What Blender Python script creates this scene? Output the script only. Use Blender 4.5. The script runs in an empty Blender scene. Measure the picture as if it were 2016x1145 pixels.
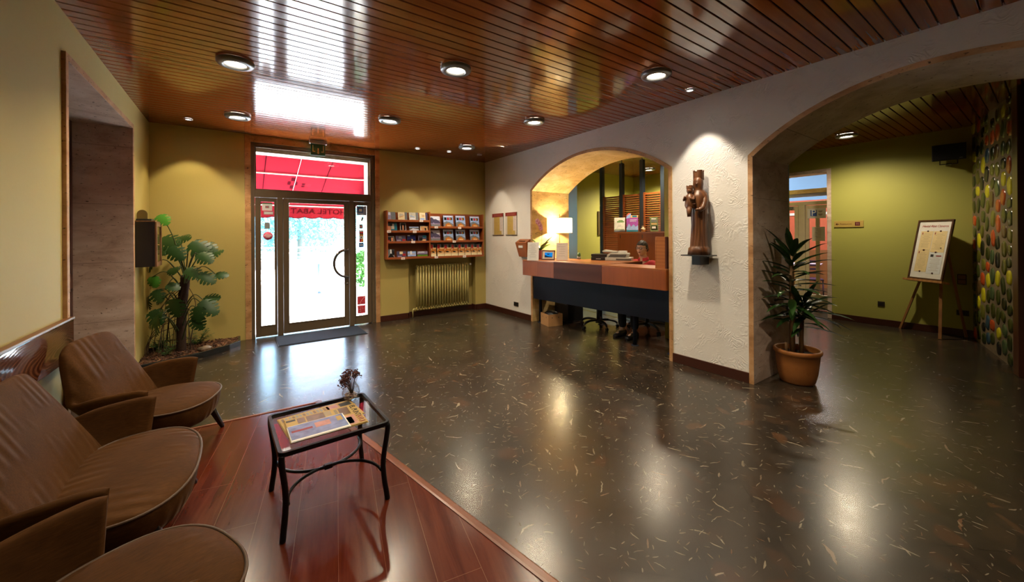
import bpy, bmesh, math, random
import numpy as np
from mathutils import Vector, Matrix, noise as mnoise
random.seed(7)
sc = bpy.context.scene
COL = sc.collection
PI = math.pi

# ---------------------------------------------------------------- site survey
# camera station: lens height 1.5 m at the origin of the plan; +Y runs along the
# side walls to the entrance wall, +X runs along the entrance wall.
FPX, YAW, HY, CX, ROLL, CH = 761.3, .6164, 463.7, 1008.0, -.0066, 1.5
XL, XR, YB, X3, H = -.947, 4.197, 6.879, 8.551, 3.02
_s, _c = math.sin(YAW), math.cos(YAW)
def ray(x, y):
    u, v = x-CX, y-HY
    cr, sr = math.cos(ROLL), math.sin(ROLL)
    u, v = cr*u+sr*v, -sr*u+cr*v
    t = u/FPX
    return Vector((_s+t*_c, _c-t*_s, -v/FPX))
def onZ(x, y, z=0.):
    d = ray(x, y); return Vector((0, 0, CH))+d*((z-CH)/d.z)
def onX(x, y, X=XR):
    d = ray(x, y); return Vector((0, 0, CH))+d*(X/d.x)
def onY(x, y, Y=YB):
    d = ray(x, y); return Vector((0, 0, CH))+d*(Y/d.y)
def at(x, y, dep):
    return Vector((0, 0, CH))+ray(x, y)*dep

# ---------------------------------------------------------------- materials
def lin(h):
    h = h.lstrip('#'); r = []
    for i in (0, 2, 4):
        v = int(h[i:i+2], 16)/255
        r.append(v/12.92 if v <= .04045 else ((v+.055)/1.055)**2.4)
    return tuple(r)
def rgb(c):
    return lin(c) if isinstance(c, str) else tuple(c)
class NT:
    def __init__(s, name):
        s.m = bpy.data.materials.new(name); s.m.use_nodes = True
        s.t = s.m.node_tree; s.t.nodes.clear()
        s.out = s.n('ShaderNodeOutputMaterial')
    def n(s, k, **kw):
        nd = s.t.nodes.new(k)
        for a, v in kw.items(): setattr(nd, a, v)
        return nd
    def l(s, a, b): s.t.links.new(a, b)
    def setin(s, nd, name, v):
        if hasattr(v, 'is_linked') or hasattr(v, 'links'): s.l(v, nd.inputs[name])
        else: nd.inputs[name].default_value = v
    def math(s, op, a, b=0., c=0.):
        nd = s.n('ShaderNodeMath', operation=op)
        for i, v in enumerate((a, b, c)): s.setin(nd, i, v)
        return nd.outputs[0]
    def vmath(s, op, a, b=(0, 0, 0)):
        nd = s.n('ShaderNodeVectorMath', operation=op)
        s.setin(nd, 0, a); s.setin(nd, 1, b)
        return nd.outputs[0]
    def mix(s, f, a, b):
        nd = s.n('ShaderNodeMix', data_type='RGBA')
        s.setin(nd, 0, f)
        for i, v in ((6, a), (7, b)):
            if isinstance(v, tuple): v = (*v[:3], 1)
            s.setin(nd, i, v)
        return nd.outputs[2]
    def coord(s, which='Object', scale=(1, 1, 1), rot=(0, 0, 0), loc=(0, 0, 0)):
        tc = s.n('ShaderNodeTexCoord'); mp = s.n('ShaderNodeMapping')
        s.l(tc.outputs[which], mp.inputs[0])
        mp.inputs['Scale'].default_value = scale; mp.inputs['Rotation'].default_value = rot
        mp.inputs['Location'].default_value = loc
        return mp.outputs[0]
    def noise(s, v, scale=5., detail=3., rough=.5, dist=0.):
        nd = s.n('ShaderNodeTexNoise'); s.l(v, nd.inputs['Vector'])
        nd.inputs['Scale'].default_value = scale; nd.inputs['Detail'].default_value = detail
        nd.inputs['Roughness'].default_value = rough; nd.inputs['Distortion'].default_value = dist
        return nd
    def ramp(s, f, stops):
        nd = s.n('ShaderNodeValToRGB'); s.l(f, nd.inputs[0])
        e = nd.color_ramp.elements
        while len(e) < len(stops): e.new(.5)
        for el, (p, c) in zip(e, stops):
            el.position = p
            if not isinstance(c, (tuple, list)): c = (c, c, c)
            el.color = (*c[:3], 1)
        return nd.outputs[0]
    def bump(s, h, strength=.3, dist=.01):
        nd = s.n('ShaderNodeBump'); s.l(h, nd.inputs['Height'])
        nd.inputs['Strength'].default_value = strength; nd.inputs['Distance'].default_value = dist
        return nd.outputs[0]
    def bsdf(s, col, rough=.5, metal=0., normal=None, **kw):
        b = s.n('ShaderNodeBsdfPrincipled')
        s.setin(b, 'Base Color', (*col[:3], 1) if isinstance(col, tuple) else col)
        s.setin(b, 'Roughness', rough); s.setin(b, 'Metallic', metal)
        if normal is not None: s.l(normal, b.inputs['Normal'])
        for k, v in kw.items(): s.setin(b, k.replace('_', ' '), v)
        s.l(b.outputs[0], s.out.inputs[0])
        return b
MATS = {}
def P(name, c, rough=.5, metal=0., var=.12, scale=12., bump=0., bscale=60., **kw):
    """plain procedural paint / plastic / metal: base colour broken by noise"""
    if name in MATS: return MATS[name]
    t = NT(name); c = rgb(c); v = t.coord()
    n = t.noise(v, scale, 4)
    a = tuple(max(0, x*(1-var)) for x in c); b = tuple(min(1, x*(1+var)) for x in c)
    col = t.mix(n.outputs['Fac'], a, b)
    nm = None
    if bump: nm = t.bump(t.noise(v, bscale, 3).outputs['Fac'], bump, .004)
    t.bsdf(col, rough, metal, nm, **kw)
    MATS[name] = t.m
    return t.m
def wood(name, c1, c2, rough=.35, axis=0, scale=1., ring=9., rot=(0, 0, 0), **kw):
    """grain running along the given object axis"""
    if name in MATS: return MATS[name]
    t = NT(name); sc_ = [7*scale]*3; sc_[axis] = .55*scale
    v = t.coord('Object', tuple(sc_), rot)
    n = t.noise(v, 1.6, 5, .6, .6)
    w = t.n('ShaderNodeTexWave', wave_type='BANDS', bands_direction='XYZ'[(axis+1) % 3])
    t.l(v, w.inputs[0]); w.inputs['Scale'].default_value = ring*.12; w.inputs['Distortion'].default_value = 5
    w.inputs['Detail'].default_value = 3
    f = t.math('ADD', t.math('MULTIPLY', n.outputs['Fac'], .65), t.math('MULTIPLY', w.outputs['Fac'], .35))
    col = t.ramp(f, [(.25, rgb(c1)), (.75, rgb(c2))])
    fine = t.noise(t.coord('Object', tuple(x*9 for x in sc_)), 3, 2)
    nm = t.bump(fine.outputs['Fac'], .06, .002)
    t.bsdf(col, rough, 0, nm, **kw); MATS[name] = t.m
    return t.m
def emit(name, c, s):
    if name in MATS: return MATS[name]
    t = NT(name); e = t.n('ShaderNodeEmission')
    e.inputs[0].default_value = (*rgb(c), 1); e.inputs[1].default_value = s
    t.l(e.outputs[0], t.out.inputs[0]); MATS[name] = t.m
    return t.m
def glass(name, tint=(1, 1, 1), refl=1.):
    """thin architectural pane: clear body with a Fresnel surface reflection"""
    if name in MATS: return MATS[name]
    t = NT(name); tr = t.n('ShaderNodeBsdfTransparent'); gl = t.n('ShaderNodeBsdfGlossy')
    tr.inputs[0].default_value = (*tint, 1); gl.inputs['Roughness'].default_value = .02
    lw = t.n('ShaderNodeLayerWeight'); lw.inputs[0].default_value = .5
    sch = t.math('MULTIPLY_ADD', t.math('POWER', lw.outputs['Facing'], 5.), .92, .045)
    mx = t.n('ShaderNodeMixShader')
    t.l(t.math('MULTIPLY', sch, refl), mx.inputs[0]); t.l(tr.outputs[0], mx.inputs[1]); t.l(gl.outputs[0], mx.inputs[2])
    t.l(mx.outputs[0], t.out.inputs[0]); MATS[name] = t.m
    return t.m

# ---------------------------------------------------------------- mesh builder
class MB:
    def __init__(s): s.v = []; s.f = []; s.mi = []; s.sm = []
    def add(s, vs, fs, m=0, smooth=False):
        o = len(s.v); s.v += [tuple(p) for p in vs]
        for f in fs: s.f.append([i+o for i in f]); s.mi.append(m); s.sm.append(smooth)
        return s
    def box(s, x0, x1, y0, y1, z0, z1, m=0, mat=None):
        vs = [Vector((x, y, z)) for z in (z0, z1) for y in (y0, y1) for x in (x0, x1)]
        if mat is not None: vs = [mat @ p for p in vs]
        return s.add(vs, [(0, 2, 3, 1), (4, 5, 7, 6), (0, 1, 5, 4), (2, 6, 7, 3), (0, 4, 6, 2), (1, 3, 7, 5)], m)
    def bar(s, a, b, w, h=None, m=0, up=(0, 0, 1)):
        """rectangular bar from a to b"""
        a, b = Vector(a), Vector(b); h = h or w; d = (b-a).normalized(); up = Vector(up)
        if abs(d.dot(up)) > .99: up = Vector((1, 0, 0))
        r = d.cross(up).normalized(); u = r.cross(d)
        vs = [p+r*i*w/2+u*j*h/2 for p in (a, b) for i, j in ((-1, -1), (1, -1), (1, 1), (-1, 1))]
        return s.add(vs, [(3, 2, 1, 0), (4, 5, 6, 7)]+[(i, (i+1) % 4, 4+(i+1) % 4, 4+i) for i in range(4)], m)
    def tube(s, path, r, seg=10, m=0, cap=True, sy=1.):
        path = [Vector(p) for p in path]; n = len(path); rs = r if isinstance(r, (list, tuple)) else [r]*n
        vs = []; prev = None
        for i, p in enumerate(path):
            d = (path[min(i+1, n-1)]-path[max(i-1, 0)]).normalized()
            if prev is None:
                ref = Vector((0, 0, 1)) if abs(d.z) < .95 else Vector((1, 0, 0)); u = d.cross(ref).normalized()
            else: u = (prev-d*prev.dot(d)).normalized()
            prev = u; w = d.cross(u)
            for k in range(seg):
                a = 2*PI*k/seg; vs.append(p+(u*math.cos(a)+w*math.sin(a)*sy)*rs[i])
        fs = [(i*seg+k, i*seg+(k+1) % seg, (i+1)*seg+(k+1) % seg, (i+1)*seg+k) for i in range(n-1) for k in range(seg)]
        o = len(s.v); s.add(vs, fs, m, True)
        if cap:
            s.f.append([o+k for k in reversed(range(seg))]); s.mi.append(m); s.sm.append(False)
            s.f.append([o+(n-1)*seg+k for k in range(seg)]); s.mi.append(m); s.sm.append(False)
        return s
    def lathe(s, prof, c=(0, 0, 0), seg=32, m=0, sx=1., sy=1., smooth=True, fn=None, caps=False):
        c = Vector(c); vs = []
        for r, z in prof:
            for k in range(seg):
                a = 2*PI*k/seg; q = 1 if fn is None else fn(a, z)
                vs.append(c+Vector((r*q*math.cos(a)*sx, r*q*math.sin(a)*sy, z)))
        n = len(prof)
        fs = [(i*seg+k, i*seg+(k+1) % seg, (i+1)*seg+(k+1) % seg, (i+1)*seg+k) for i in range(n-1) for k in range(seg)]
        if caps: fs.append(tuple(reversed(range(seg))))
        if caps: fs.append(tuple((n-1)*seg+k for k in range(seg)))
        return s.add(vs, fs, m, smooth)
    def ball(s, c, r, m=0, u=14, v=9, mat=None):
        r = r if isinstance(r, (list, tuple)) else (r, r, r); c = Vector(c); vs = []
        for j in range(v+1):
            b = -PI/2+PI*j/v
            for k in range(u):
                a = 2*PI*k/u; p = Vector((r[0]*math.cos(b)*math.cos(a), r[1]*math.cos(b)*math.sin(a), r[2]*math.sin(b)))
                if mat is not None: p = mat @ p
                vs.append(c+p)
        return s.add(vs, [(j*u+k, j*u+(k+1) % u, (j+1)*u+(k+1) % u, (j+1)*u+k) for j in range(v) for k in range(u)], m, True)
    def prism(s, poly, z0, z1, m=0, axis='z'):
        """polygon extruded; axis names the extrusion direction, poly is in the other two (cyclic order x,y / y,z / x,z)"""
        n = len(poly)
        def pt(a, b, z): return {'z': (a, b, z), 'x': (z, a, b), 'y': (a, z, b)}[axis]
        vs = [pt(a, b, z0) for a, b in poly]+[pt(a, b, z1) for a, b in poly]
        return s.add(vs, [tuple(reversed(range(n))), tuple(range(n, 2*n))]+[(i, (i+1) % n, n+(i+1) % n, n+i) for i in range(n)], m)
    def grid(s, rows, m=0, smooth=True, closed=False):
        nr, nc = len(rows), len(rows[0]); vs = [p for r in rows for p in r]
        fs = [(i*nc+k, i*nc+(k+1) % nc, (i+1)*nc+(k+1) % nc, (i+1)*nc+k) for i in range(nr-1) for k in range(nc if closed else nc-1)]
        return s.add(vs, fs, m, smooth)
    def xf(s, mat, start=0):
        for i in range(start, len(s.v)): s.v[i] = tuple(mat @ Vector(s.v[i]))
        return s
    def mesh(s, name, mats):
        me = bpy.data.meshes.new(name); me.from_pydata(s.v, [], s.f); me.validate()
        for m in (mats if isinstance(mats, (list, tuple)) else [mats]): me.materials.append(m)
        if len(me.polygons) == len(s.f):
            me.polygons.foreach_set('material_index', s.mi); me.polygons.foreach_set('use_smooth', s.sm)
        bm = bmesh.new(); bm.from_mesh(me); bmesh.ops.recalc_face_normals(bm, faces=bm.faces); bm.to_mesh(me); bm.free()
        me.update(); return me
def part(name, mb, mats, parent=None, bev=0., sub=0):
    o = bpy.data.objects.new(name, mb.mesh(name, mats) if isinstance(mb, MB) else mb); COL.objects.link(o)
    if parent is not None: o.parent = parent
    if bev:
        b = o.modifiers.new('bevel', 'BEVEL'); b.width = bev; b.segments = 2; b.limit_method = 'ANGLE'; b.angle_limit = .7
    if sub:
        b = o.modifiers.new('sub', 'SUBSURF'); b.levels = b.render_levels = sub
    return o
def tag(o, label, cat, group=None):
    o['label'] = label; o['category'] = cat
    if group: o['group'] = group
    return o
def thing(name, label, cat, loc=(0, 0, 0), rz=0., group=None):
    o = bpy.data.objects.new(name, None); COL.objects.link(o); o.empty_display_size = .1
    o.location = loc; o.rotation_euler = (0, 0, rz)
    return tag(o, label, cat, group)
def solo(name, mb, mats, label, cat, loc=(0, 0, 0), rz=0., group=None, bev=0., sub=0):
    o = part(name, mb, mats, None, bev, sub); o.location = loc; o.rotation_euler = (0, 0, rz)
    return tag(o, label, cat, group)
def struct(name, mb, mats, bev=0., parent=None):
    o = part(name, mb, mats, parent, bev)
    if parent is None: o['kind'] = 'structure'
    return o
def kids(o): return [c for c in bpy.data.objects if c.parent is o]
def dup(o, parent=None):
    c = o.copy(); COL.objects.link(c)
    if parent is not None: c.parent = parent
    for k in kids(o): dup(k, c)
    return c
def dup_thing(o, label, loc, rz=None):
    c = dup(o); c['label'] = label; c.location = loc
    if rz is not None: c.rotation_euler = (0, 0, rz)
    return c
def text_mb(txt, size, m=0, depth=.0006, align='CENTER', mirror=False, shear=0., space=1.):
    """lettering as geometry in the local XZ plane (reads from -Y), centred on the origin"""
    cu = bpy.data.curves.new('txt', 'FONT'); cu.body = txt; cu.size = size; cu.align_x = align; cu.align_y = 'CENTER'
    cu.extrude = depth; cu.shear = shear; cu.space_character = space; cu.resolution_u = 3
    o = bpy.data.objects.new('txt', cu); me = bpy.data.meshes.new_from_object(o)
    mb = MB(); mb.add([((-v.co.x if mirror else v.co.x), -v.co.z, v.co.y) for v in me.vertices], [tuple(p.vertices) for p in me.polygons], m)
    bpy.data.objects.remove(o); bpy.data.curves.remove(cu); bpy.data.meshes.remove(me)
    return mb
def merge(a, b, mat=None, m=None):
    vs = [Vector(p) for p in b.v]
    if mat is not None: vs = [mat @ p for p in vs]
    o = len(a.v); a.v += [tuple(p) for p in vs]
    for f, i, s in zip(b.f, b.mi, b.sm): a.f.append([k+o for k in f]); a.mi.append(i if m is None else m); a.sm.append(s)
    return a
def T(x=0, y=0, z=0, rx=0., ry=0., rz=0.):
    return Matrix.Translation((x, y, z)) @ Matrix.Rotation(rz, 4, 'Z') @ Matrix.Rotation(ry, 4, 'Y') @ Matrix.Rotation(rx, 4, 'X')
def lamp(name, loc, power, size, color=(1, .86, .66), spread=PI*.8, rot=(0, 0, 0), parent=None):
    L = bpy.data.lights.new(name, 'AREA'); L.shape = 'DISK'; L.size = size; L.energy = power; L.color = color; L.spread = spread
    o = bpy.data.objects.new(name, L); COL.objects.link(o); o.location = loc; o.rotation_euler = rot
    if parent is not None: o.parent = parent
    return o
# ---------------------------------------------------------------- surfaces of the room
def mk_floor():
    t = NT('dark_marble_tiles'); tc = t.n('ShaderNodeTexCoord'); v = tc.outputs['Object']
    big = t.noise(v, 1.6, 4, .6)
    col = t.ramp(big.outputs['Fac'], [(.3, (.016, .0115, .0075)), (.55, (.029, .0205, .0130)), (.75, (.043, .029, .018))])
    # broad fragments
    def vor(scale, rnd=1., off=(0, 0, 0)):
        nd = t.n('ShaderNodeTexVoronoi', voronoi_dimensions='2D'); p = t.vmath('ADD', v, off)
        nd.inputs['Scale'].default_value = scale; nd.inputs['Randomness'].default_value = rnd; t.l(p, nd.inputs['Vector'])
        return nd, p
    fr, _ = vor(9.)
    sep = t.n('ShaderNodeSeparateColor'); t.l(fr.outputs['Color'], sep.inputs[0])
    col = t.mix(t.math('MULTIPLY', sep.outputs[0], .55), col, t.ramp(sep.outputs[1], [(0, (.006, .006, .006)), (.5, (.03, .024, .018)), (.86, (.045, .028, .016)), (1, (.09, .035, .014))]))
    wob = t.noise(v, 24, 2)
    def chips(scale, off, la, wa, thr, colr, k=1.):
        nonlocal col
        nd, p = vor(scale, 1., off)
        pos = t.n('ShaderNodeVectorMath', operation='SUBTRACT'); t.l(p, pos.inputs[0]); t.l(nd.outputs['Position'], pos.inputs[1])
        wv = t.n('ShaderNodeVectorMath', operation='MULTIPLY_ADD'); t.l(wob.outputs['Color'], wv.inputs[0]); wv.inputs[1].default_value = (.35/scale*.5,)*3; t.l(pos.outputs[0], wv.inputs[2])
        w2 = t.vmath('SUBTRACT', wv.outputs[0], (.175/scale*.5,)*3)
        s_ = t.n('ShaderNodeSeparateColor'); t.l(nd.outputs['Color'], s_.inputs[0])
        rt = t.n('ShaderNodeVectorRotate', rotation_type='Z_AXIS'); t.l(w2, rt.inputs['Vector']); t.l(t.math('MULTIPLY', s_.outputs[0], 6.283), rt.inputs['Angle'])
        xyz = t.n('ShaderNodeSeparateXYZ'); t.l(rt.outputs[0], xyz.inputs[0])
        L = t.math('MULTIPLY_ADD', s_.outputs[1], la*.8, la*.35); W = t.math('MULTIPLY_ADD', s_.outputs[2], wa*.9, wa*.4)
        # slight bow so the shards curve
        bow = t.math('MULTIPLY', t.math('POWER', xyz.outputs[0], 2.), 2.2)
        q = t.math('ADD', t.math('POWER', t.math('ABSOLUTE', t.math('DIVIDE', xyz.outputs[0], L)), 2.), t.math('POWER', t.math('ABSOLUTE', t.math('DIVIDE', t.math('ADD', xyz.outputs[1], bow), W)), 2.))
        pick = t.n('ShaderNodeTexWhiteNoise', noise_dimensions='2D'); t.l(nd.outputs['Position'], pick.inputs['Vector'])
        mk = t.math('MULTIPLY', t.math('LESS_THAN', q, 1.), t.math('GREATER_THAN', pick.outputs['Value'], thr))
        c = t.ramp(s_.outputs[1], colr)
        col = t.mix(t.math('MULTIPLY', mk, k), col, c)
    pale = [(0, (.10, .075, .045)), (.45, (.22, .18, .12)), (.8, (.36, .31, .22)), (1, (.16, .07, .03))]
    chips(6., (3.3, 1.7, 0), .058, .0066, .66, pale, .62)
    chips(11., (9.1, 4.2, 0), .030, .0036, .62, pale, .5)
    chips(20., (1.1, 7.7, 0), .016, .0024, .55, pale, .45)
    chips(4., (5.1, 2.3, 0), .075, .035, .72, [(0, (.05, .026, .013)), (.5, (.035, .028, .02)), (1, (.10, .045, .018))], .7)
    # joints of the diagonally laid tiles
    xyz = t.n('ShaderNodeSeparateXYZ'); t.l(v, xyz.inputs[0])
    p_ = t.math('MULTIPLY', t.math('SUBTRACT', xyz.outputs[0], xyz.outputs[1]), .70711)
    q_ = t.math('MULTIPLY', t.math('ADD', xyz.outputs[0], xyz.outputs[1]), .70711)
    def joint(a, off, per):
        f = t.math('FRACT', t.math('DIVIDE', t.math('ADD', a, off), per))
        return t.math('LESS_THAN', t.math('ABSOLUTE', t.math('SUBTRACT', f, .5)), .0055)
    g = t.math('MAXIMUM', joint(p_, .79+.195+8., .39), joint(q_, -2.388+.195+8.01, .39))
    col = t.mix(t.math('MULTIPLY', g, .85), col, (.003, .0025, .002))
    wear = t.noise(v, 5., 4, .65)
    rough = t.math('MULTIPLY_ADD', wear.outputs['Fac'], .12, .19)
    t.bsdf(col, rough, 0, None, Specular_IOR_Level=.72, IOR=1.6)
    return t.m
def mk_ceiling():
    t = NT('varnished_ceiling_boards'); v = t.coord('Object', (.22, 7, 7))
    tc = t.n('ShaderNodeTexCoord'); xyz = t.n('ShaderNodeSeparateXYZ'); t.l(tc.outputs['Object'], xyz.inputs[0])
    idx = t.math('FLOOR', t.math('DIVIDE', t.math('ADD', xyz.outputs[1], 9.6314), .0973))
    wn = t.n('ShaderNodeTexWhiteNoise', noise_dimensions='1D'); t.l(idx, wn.inputs['W'])
    off = t.n('ShaderNodeCombineXYZ'); t.l(t.math('MULTIPLY', wn.outputs['Value'], 37.), off.inputs[0]); t.l(t.math('MULTIPLY', wn.outputs['Value'], 11.), off.inputs[2])
    vv = t.vmath('ADD', v, off.outputs[0])
    n = t.noise(vv, 2.2, 5, .6, .8)
    col = t.ramp(n.outputs['Fac'], [(.2, (.165, .035, .0055)), (.55, (.225, .051, .008)), (.85, (.28, .070, .012))])
    col = t.mix(t.math('MULTIPLY', wn.outputs['Value'], .35), col, (.18, .044, .006))
    nm = t.bump(t.noise(vv, 9, 3).outputs['Fac'], .05, .003)
    t.bsdf(col, t.math('MULTIPLY_ADD', n.outputs['Fac'], .04, .085), 0, nm, Specular_IOR_Level=.6, IOR=1.6)
    return t.m
def mk_paint(name, c, bump=.12):
    t = NT(name); v = t.coord(); c = rgb(c)
    n = t.noise(v, 1.3, 3)
    col = t.mix(n.outputs['Fac'], tuple(x*.92 for x in c), tuple(min(1, x*1.07) for x in c))
    f = t.noise(v, 34, 4, .65)
    nm = t.bump(f.outputs['Fac'], bump, .006)
    t.bsdf(col, .62, 0, nm)
    return t.m
def mk_stucco():
    t = NT('white_trowelled_stucco'); v = t.coord('Object')
    wob = t.noise(v, 3.2, 3)
    d = t.n('ShaderNodeVectorMath', operation='MULTIPLY_ADD'); t.l(wob.outputs['Color'], d.inputs[0]); d.inputs[1].default_value = (.55, .55, .55); t.l(v, d.inputs[2])
    w = t.n('ShaderNodeTexWave', wave_type='RINGS', rings_direction='SPHERICAL'); w.inputs['Scale'].default_value = 13; w.inputs['Distortion'].default_value = 7
    w.inputs['Detail'].default_value = 2; t.l(d.outputs[0], w.inputs[0])
    msk = t.ramp(t.noise(v, 6, 3).outputs['Fac'], [(.47, 0.), (.62, 1.)])
    fine = t.noise(v, 55, 3)
    h = t.math('ADD', t.math('MULTIPLY', t.math('MULTIPLY', w.outputs['Fac'], msk), .8), t.math('MULTIPLY', fine.outputs['Fac'], .25))
    nm = t.bump(h, .5, .007)
    col = t.mix(t.noise(v, 2, 3).outputs['Fac'], (.66, .63, .58), (.76, .73, .68))
    t.bsdf(col, .75, 0, nm)
    return t.m
def mk_stone(name, c1, c2, c3, s=1., joints=0.):
    t = NT(name); v = t.coord('Object', (2.2*s, 2.2*s, 5*s))
    n = t.noise(v, 1.6, 6, .62, .5)
    col = t.ramp(n.outputs['Fac'], [(.28, rgb(c1)), (.5, rgb(c2)), (.72, rgb(c3))])
    pit = t.noise(t.coord('Object', (22, 22, 50)), 1.3, 3, .6)
    m = t.ramp(pit.outputs['Fac'], [(.30, 0.), (.36, 1.)])
    col = t.mix(m, tuple(x*.3 for x in rgb(c1)), col)
    if joints:
        xyz = t.n('ShaderNodeSeparateXYZ'); t.l(t.coord(), xyz.inputs[0]); jf = t.math('LESS_THAN', t.math('FRACT', t.math('DIVIDE', xyz.outputs[2], joints)), .007)
        col = t.mix(t.math('MULTIPLY', jf, .6), col, tuple(x*.25 for x in rgb(c1))); m = t.math('SUBTRACT', m, jf)
    h = t.math('ADD', t.math('MULTIPLY', n.outputs['Fac'], .6), m)
    t.bsdf(col, .6, 0, t.bump(h, .35, .006))
    return t.m
FLOOR = mk_floor(); CEIL = mk_ceiling()
YEL = mk_paint('chartreuse_wall_paint', (.43, .345, .105))
GRN = mk_paint('green_wall_paint', (.37, .36, .075))
WHT = mk_paint('white_wall_paint', (.74, .74, .72), .08)
STUC = mk_stucco()
TRAV = mk_stone('travertine_slabs', '#a8907f', '#cbb5a6', '#dccdc2', 1., .62)
TRAVW = mk_stone('golden_travertine', '#a5854e', '#c9a86e', '#dcc494')
STEDGE = mk_stone('sawn_stone_edge', '#8a6038', '#ad8052', '#c29a70')
LAM = None
def mk_lam():
    t = NT('cherry_laminate_boards'); tc = t.n('ShaderNodeTexCoord'); v = tc.outputs['Object']
    br = t.n('ShaderNodeTexBrick'); br.offset = .37; br.offset_frequency = 2
    mp = t.n('ShaderNodeMapping'); t.l(v, mp.inputs[0]); mp.inputs['Rotation'].default_value = (0, 0, PI/2+.19)
    t.l(mp.outputs[0], br.inputs[0]); br.inputs['Scale'].default_value = 1.
    br.inputs['Brick Width'].default_value = 1.2; br.inputs['Row Height'].default_value = .195; br.inputs['Mortar Size'].default_value = .0012; br.inputs['Mortar Smooth'].default_value = 0
    br.inputs['Color1'].default_value = (0, 0, 0, 1); br.inputs['Color2'].default_value = (1, 1, 1, 1); br.inputs['Mortar'].default_value = (.5, .5, .5, 1)
    gr = t.n('ShaderNodeMapping'); t.l(mp.outputs[0], gr.inputs[0]); gr.inputs['Scale'].default_value = (.9, 9, 1)
    n = t.noise(gr.outputs[0], 2., 5, .6, .7)
    col = t.ramp(n.outputs['Fac'], [(.25, (.050, .0075, .003)), (.5, (.088, .0145, .005)), (.78, (.12, .023, .008))])
    s_ = t.n('ShaderNodeSeparateColor'); t.l(br.outputs['Color'], s_.inputs[0])
    col = t.mix(t.math('MULTIPLY', s_.outputs[0], .4), col, (.05, .010, .004))
    col = t.mix(br.outputs['Fac'], col, (.15, .055, .03))
    t.bsdf(col, t.math('MULTIPLY_ADD', n.outputs['Fac'], .1, .17), 0, t.bump(t.math('MULTIPLY', br.outputs['Fac'], -1.), .2, .002), Specular_IOR_Level=.35)
    return t.m
LAM = mk_lam()
BASE = P('oxblood_baseboard', (.045, .012, .006), .3)
DWOOD = wood('dark_red_wood', (.045, .012, .008), (.10, .028, .016), .3, 2)
def mk_rail():
    t = NT('figured_rosewood_rail'); v = t.coord('Object', (1, 1, 1))
    d = t.noise(v, 2.2, 2); dv = t.n('ShaderNodeVectorMath', operation='MULTIPLY_ADD'); t.l(d.outputs['Color'], dv.inputs[0]); dv.inputs[1].default_value = (.10, .10, .10); t.l(t.vmath('SUBTRACT', v, (-.92, 3.67, .845)), dv.inputs[2])
    w = t.n('ShaderNodeTexWave', wave_type='RINGS', rings_direction='SPHERICAL'); mp = t.n('ShaderNodeMapping'); t.l(dv.outputs[0], mp.inputs[0]); mp.inputs['Scale'].default_value = (1, .38, 1.9)
    t.l(mp.outputs[0], w.inputs[0]); w.inputs['Scale'].default_value = 14; w.inputs['Distortion'].default_value = 1.2; w.inputs['Detail'].default_value = 2
    col = t.ramp(w.outputs['Fac'], [(.2, (.04, .011, .006)), (.6, (.10, .028, .013)), (.95, (.14, .05, .022))])
    t.bsdf(col, .07, 0, t.bump(w.outputs['Fac'], .02, .002), Specular_IOR_Level=.5)
    return t.m
RAIL = mk_rail()

# ---------------------------------------------------------------- shell
YN = -3.2                                   # wall behind the camera
mb = MB(); mb.box(XL-1.2, 9.3, YN, 7.05, -.12, 0)
struct('floor', mb, FLOOR)
# ceiling boards, open joints between them, dark deck above
def ceiling(name, x0, x1, y0, y1):
    mb = MB(); k0 = math.floor((y0-.982)/.0973)-1; y = .982+k0*.0973
    while y < y1:
        a, b = max(y+.0035, y0), min(y+.0938, y1)
        if b-a > .01:
            e = .004
            mb.prism([(a, H+.02), (a, H+e), (a+e, H), (b-e, H), (b, H+e), (b, H+.02)], x0, x1, 0, 'x')
        y += .0973
    mb.box(x0, x1, y0, y1, H+.02, H+.08, 1)
    return struct(name, mb, [CEIL, P('dark_ceiling_backing_board', (.012, .006, .003), .8)])
ceiling('ceiling', XL-.6, 8.9, YN, YB+.02)
# left wall with the stone-lined doorway
NY0, NY1, NZ = 3.80, 5.86, 2.745            # outer edges of the stone frame
mb = MB(); W0 = XL-.55
mb.box(W0, XL, YN, NY0, 0, H); mb.box(W0, XL, NY1, YB+.3, 0, H); mb.box(W0, XL, NY0, NY1, NZ, H)
struct('wall_left', mb, YEL)
mb = MB(); q = .05; X1 = XL+.022
mb.box(W0, X1, NY0, NY0+q, 0, NZ); mb.box(W0, X1, NY1-q, NY1, 0, NZ); mb.box(W0, X1, NY0+q, NY1-q, NZ-q, NZ)
fo = struct('trim_1', mb, [TRAV, STEDGE], .004)
for p in fo.data.polygons:
    if p.normal.x > .9: p.material_index = 1
    if p.normal.y < -.9 and p.center.y < NY0+.01: p.material_index = 1
mb = MB(); dX = XL-.43
mb.box(dX-.05, dX, NY0+q, NY1-q, 0.0, NZ-q)
dl = struct('door_2', mb, DWOOD)
m2 = MB()
for y0, y1 in ((NY0+.14, NY0+.98), (NY0+1.08, NY1-.14)):
    for z0, z1 in ((.18, 1.0), (1.12, 2.5)):
        m2.box(dX, dX+.015, y0, y0+.03, z0, z1); m2.box(dX, dX+.015, y1-.03, y1, z0, z1)
        m2.box(dX, dX+.015, y0, y1, z0, z0+.03); m2.box(dX, dX+.015, y0, y1, z1-.03, z1)
part('moulding', m2, DWOOD, dl)
m2 = MB(); m2.tube([(dX+.0, 4.85, 1.05), (dX+.05, 4.85, 1.05), (dX+.05, 4.73, 1.05)], .009)
part('door_handle', m2, P('brass', (.55, .38, .12), .25, 1.), dl)
mb = MB(); mb.box(dX, dX+.05, NY0+q, NY0+q+.09, 0, NZ-q); struct('trim_6', mb, DWOOD, .003)
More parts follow.
